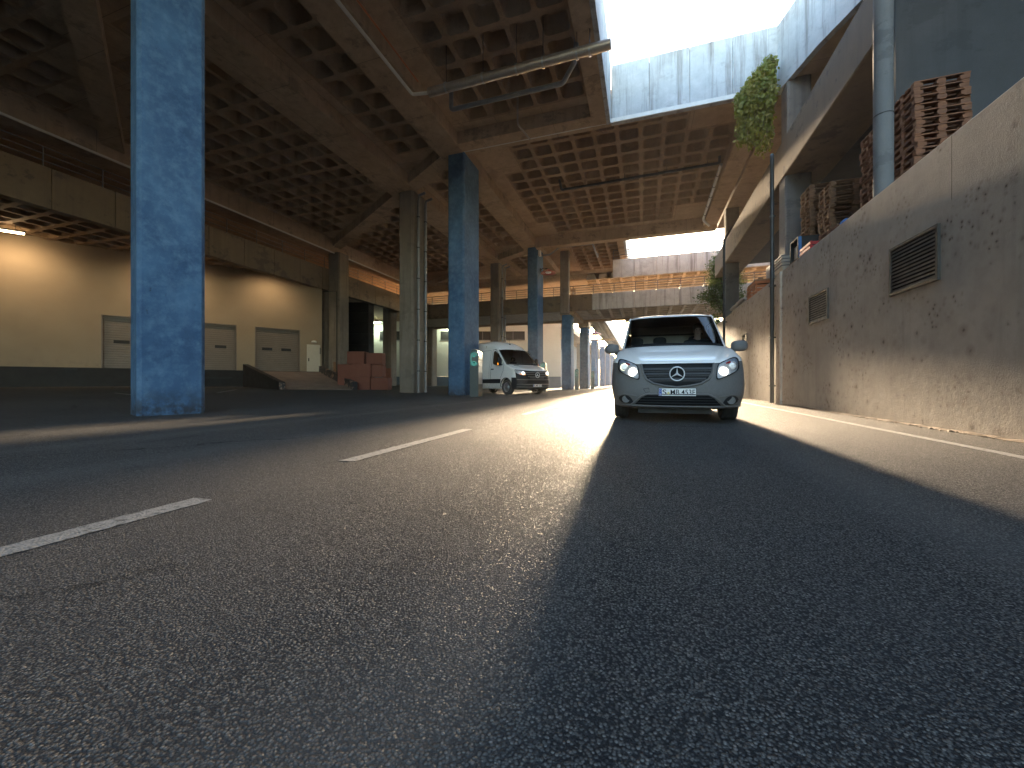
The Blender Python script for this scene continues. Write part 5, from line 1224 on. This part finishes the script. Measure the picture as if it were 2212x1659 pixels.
def grey_van():
    o = thing('parked_van', 'pale grey high-roof van parked behind the blue column with the charging post', 'van', (-5.05, 19.39, 0), R(56.2), local=True); o.scale = (1.12, 1.12, 1.12)
    rows = [(.24, .26, .14, .56, .93, 3.2), (.31, .32, .04, .58, .985, 3.2), (.52, .53, .0, .6, 1.005, 3.0), (.74, .78, .02, .6, 1.01, 2.9), (.92, .97, .05, .64, 1.005, 2.8), (1.07, 1.14, .12, .68, 1.0, 2.6),
            (1.15, 1.22, .26, .8, .99, 2.5), (1.26, 1.30, .6, .98, .975, 2.6), (1.375, 1.38, .9, 1.16, .955, 3.0), (1.75, 1.73, 1.27, 1.5, .91, 3.0), (2.12, 2.08, 1.62, 1.86, .865, 3.0), (2.38, 2.28, 1.98, 2.2, .83, 3.0), (2.56, 2.42, 2.45, 2.6, .80, 3.2), (2.62, 2.47, 3.0, 3.1, .78, 3.4)]
    sh = Shell(rows, {1, 5, 8, 10}, 5.93, (1.0, 4.66), .42, .34, (5, 8, .62, .86, .03)); pm = 'paint_silver'
    body_parts(sh, o, pm, 3, 5.06, 8, 10, 70, 72, 'plastic_dk')
    # painted nose between bumper and bonnet: lamps and grille lie on it
    MB().grid(sh.front(3, 5.05, -70.3, 70.3, 14, 56)).build('nose_panel', 'plastic_dk', o, smooth=True)
    MB().box(-.9, .9, .7, 5.8, .25, .5).build('underbody', 'black', o)
    for sg in (-1, 1):
        lamp = smooth_poly([(sg * x, z) for x, z in ((.985, 1.10), (.90, 1.115), (.62, 1.02), (.575, .93), (.62, .87), (.80, .89), (.95, .97))], 2)
        hd = patch(sh, lamp, .005, 'headlight', 'reflector', o, step=.03)
        y = sh.yhit(sg * .70, .96); MB().lathe([(0, y - .03), (.05, y - .03), (.06, y - .015), (.06, y + .01)], (sg * .70, 0, .96), 'y', 18).build('lamp_bowl', 'headlight_on', hd, smooth=True)
        patch(sh, [(sg * x, z) for x, z in ((.60, .885), (.79, .90), (.86, .945), (.84, .955), (.62, .915))], .02, 'indicator', 'amber', hd)
        patch(sh, lamp, .034, 'lamp_glass', 'glass_clear', hd, step=.03, skirt=.03)
        for wy in (1.0, 4.66):
            wheel(o, sg * .88, wy, .345, .225, sg)
            MB().tube([(sg * (sh.xhit(max(wy + .425 * math.cos(math.pi * k / 16), .62), .345 + .425 * math.sin(math.pi * k / 16) + .02) - .004), max(wy + .425 * math.cos(math.pi * k / 16), .6), .345 + .425 * math.sin(math.pi * k / 16)) for k in range(17)], .02, 6).build('wheel_arch', 'plastic_dk', o, smooth=True)
        patch(sh, [(1.45, .52), (4.2, .52), (4.2, .72), (1.40, .72)], .018, 'side_moulding', 'plastic_dk', o, 'side', sg, .1)
        patch(sh, [(5.1, .52), (5.85, .52), (5.85, .72), (5.1, .72)], .018, 'side_moulding', 'plastic_dk', o, 'side', sg, .1)
        wn_ = patch(sh, smooth_poly([(1.32, 1.36), (1.62, 1.33), (2.02, 1.40), (2.12, 1.48), (2.12, 2.0), (2.06, 2.05), (1.82, 2.05), (1.72, 1.98)], 1), .006, 'side_window', 'glass_dark', o, 'side', sg, .05)
        line(sh, [(1.66, 1.36), (1.69, 1.95)], .012, .012, 'window_bar', 'ink', wn_, 'side', sg)
        dr = line(sh, [(1.42, .75), (1.22, 1.10), (1.22, 1.36), (1.74, 2.10), (2.20, 2.12), (2.22, .5)], .001, .006, 'door_seam', 'ink', o, 'side', sg)
        MB().box(*((.985, 1.03) if sg > 0 else (-1.03, -.985)), 1.98, 2.16, 1.16, 1.21).build('door_handle', 'ink', o, bevel=.01)
        line(sh, [(2.35, .75), (2.35, 2.1), (3.6, 2.1), (3.6, .75)], .001, .005, 'panel_seam', 'ink', o, 'side', sg)
        line(sh, [(2.3, 2.22), (5.7, 2.22)], .002, .012, 'roof_gutter', pm, o, 'side', sg)
        mr = superell((sg * 1.12, 1.34, 1.52), (.10, .075, .19), 3.2).build('mirror', 'plastic_dk', o, smooth=True)
        MB().box(*((.93, 1.06) if sg > 0 else (-1.06, -.93)), 1.32, 1.39, 1.34, 1.40).build('mirror_arm', 'plastic_dk', mr); MB().box(*((1.2, 1.226) if sg > 0 else (-1.226, -1.2)), 1.30, 1.36, 1.36, 1.46).build('mirror_indicator', 'amber', mr)
        MB().box(*((.90, .975) if sg > 0 else (-.975, -.90)), 5.80, 5.945, .98, 1.62).build('tail_light', 'redlens', o, bevel=.012)
        MB().box(*((.915, .955) if sg > 0 else (-.955, -.915)), 3.62, 3.7, 1.1, 1.5)
    MB().box(-.97, .97, 5.75, 6.0, .38, .76).build('rear_bumper', 'plastic_dk', o, bevel=.03)
    half = [(.60, 1.05), (.59, .93), (.54, .80), (.42, .735), (0, .715)]
    gp = [(-x, z) for x, z in half[:-1]] + [(x, z) for x, z in reversed(half)]
    gr = patch(sh, gp, .008, 'grille', 'ink', o, step=.04)
    line(sh, [(-.605, 1.055)] + [(-x, z) for x, z in half[1:-1]] + [(0, .71)] + [(x, z) for x, z in reversed(half[1:-1])] + [(.605, 1.055), (-.605, 1.055)], .014, .018, 'grille_frame', 'plastic_dk', gr)
    for z, xa in ((1.0, .57), (.915, .56), (.83, .52), (.765, .42)): line(sh, [(-xa, z), (xa, z)], .022, .018, 'grille_bar', 'plastic', gr)
    emblem(gr, 0, sh.yhit(0, .89) - .03, .89, .115)
    patch(sh, [(-.58, .52), (.58, .52), (.52, .66), (-.52, .66)], .004, 'lower_intake', 'ink', o, step=.05)
    for z in (.36, .48, .69): line(sh, [(-.95, z), (-.5, z - .01), (.5, z - .01), (.95, z)], .002, .016, 'bumper_step', 'plastic', o)
    number_plate(o, .0, -.01, .42, '427', 1.0)
    for sg in (-1, 1): MB().tube([sh.pt(8 + 2 * k / 10, sg * 72.3) + Vector((0, -.004, 0)) for k in range(11)], .016, 6).build('screen_seal', 'ink', o, smooth=True)
    MB().tube([sh.pt(8.02, -70 + 140 * k / 24) + Vector((0, -.006, .004)) for k in range(25)], .025, 6).build('cowl', 'ink', o, smooth=True)
    for a, e in ((-55, 20), (0, 60)): MB().tube([sh.pt(8.06 + .08 * math.sin(math.pi * k / 10), a + (e - a) * k / 10) + Vector((0, -.022, .01)) for k in range(11)], .01, 6).build('wiper', 'ink', o, smooth=True)
    for sg in (-1, 1): patch(sh, [(sg * .45, 1.335), (sg * .75, 1.32), (sg * .72, 1.35), (sg * .45, 1.36)], .004, 'bonnet_vent', 'ink', o)
    MB().tube([(0, 2.02, 2.40), (-.02, 2.04, 2.75)], .006, 6).build('antenna', 'ink', o); superell((0, 2.02, 2.41), (.03, .06, .03), 2.2).build('antenna_base', 'ink', o, smooth=True)
    MB().hull8([(-.85, 1.0, 1.0), (.85, 1.0, 1.0), (.85, 1.6, 1.0), (-.85, 1.6, 1.0)], [(-.82, 1.1, 1.33), (.82, 1.1, 1.33), (.82, 1.45, 1.30), (-.82, 1.45, 1.30)]).build('dashboard', 'cabin', o, bevel=.03)
    for x in (-.55, .55):
        s_ = MB().box(x - .26, x + .26, 1.75, 2.3, .6, .95).build('seat', 'seat', o, bevel=.04); MB().hull8([(x - .25, 2.2, .95), (x + .25, 2.2, .95), (x + .25, 2.35, .95), (x - .25, 2.35, .95)], [(x - .2, 2.38, 1.6), (x + .2, 2.38, 1.6), (x + .2, 2.48, 1.6), (x - .2, 2.48, 1.6)]).build('backrest', 'seat', s_, bevel=.03)
        superell((x, 2.45, 1.72), (.14, .05, .1), 3).build('headrest', 'seat', s_, smooth=True)
    MB().box(-.84, .84, 2.8, 2.84, .5, 2.35).build('bulkhead', 'cargo', o)
grey_van()
# ------------------------------------------------------------------ thin haze in the air
hz = MB().box(-3100, 3100, -3100, 4100, -1.2, 24)
ht = NT('haze_air'); ht.n.remove(ht.b)
pv = ht.node('ShaderNodeVolumePrincipled'); pv.inputs['Color'].default_value = (.95, .93, .90, 1); pv.inputs['Density'].default_value = .0006; pv.inputs['Anisotropy'].default_value = .35
ht.link(pv.outputs[0], ht.n['Material Output'].inputs['Volume']); M['haze'] = ht.m
tag(hz.build('haze', 'haze'), 'thin warm haze filling the air under the decks', 'haze', kind='stuff')
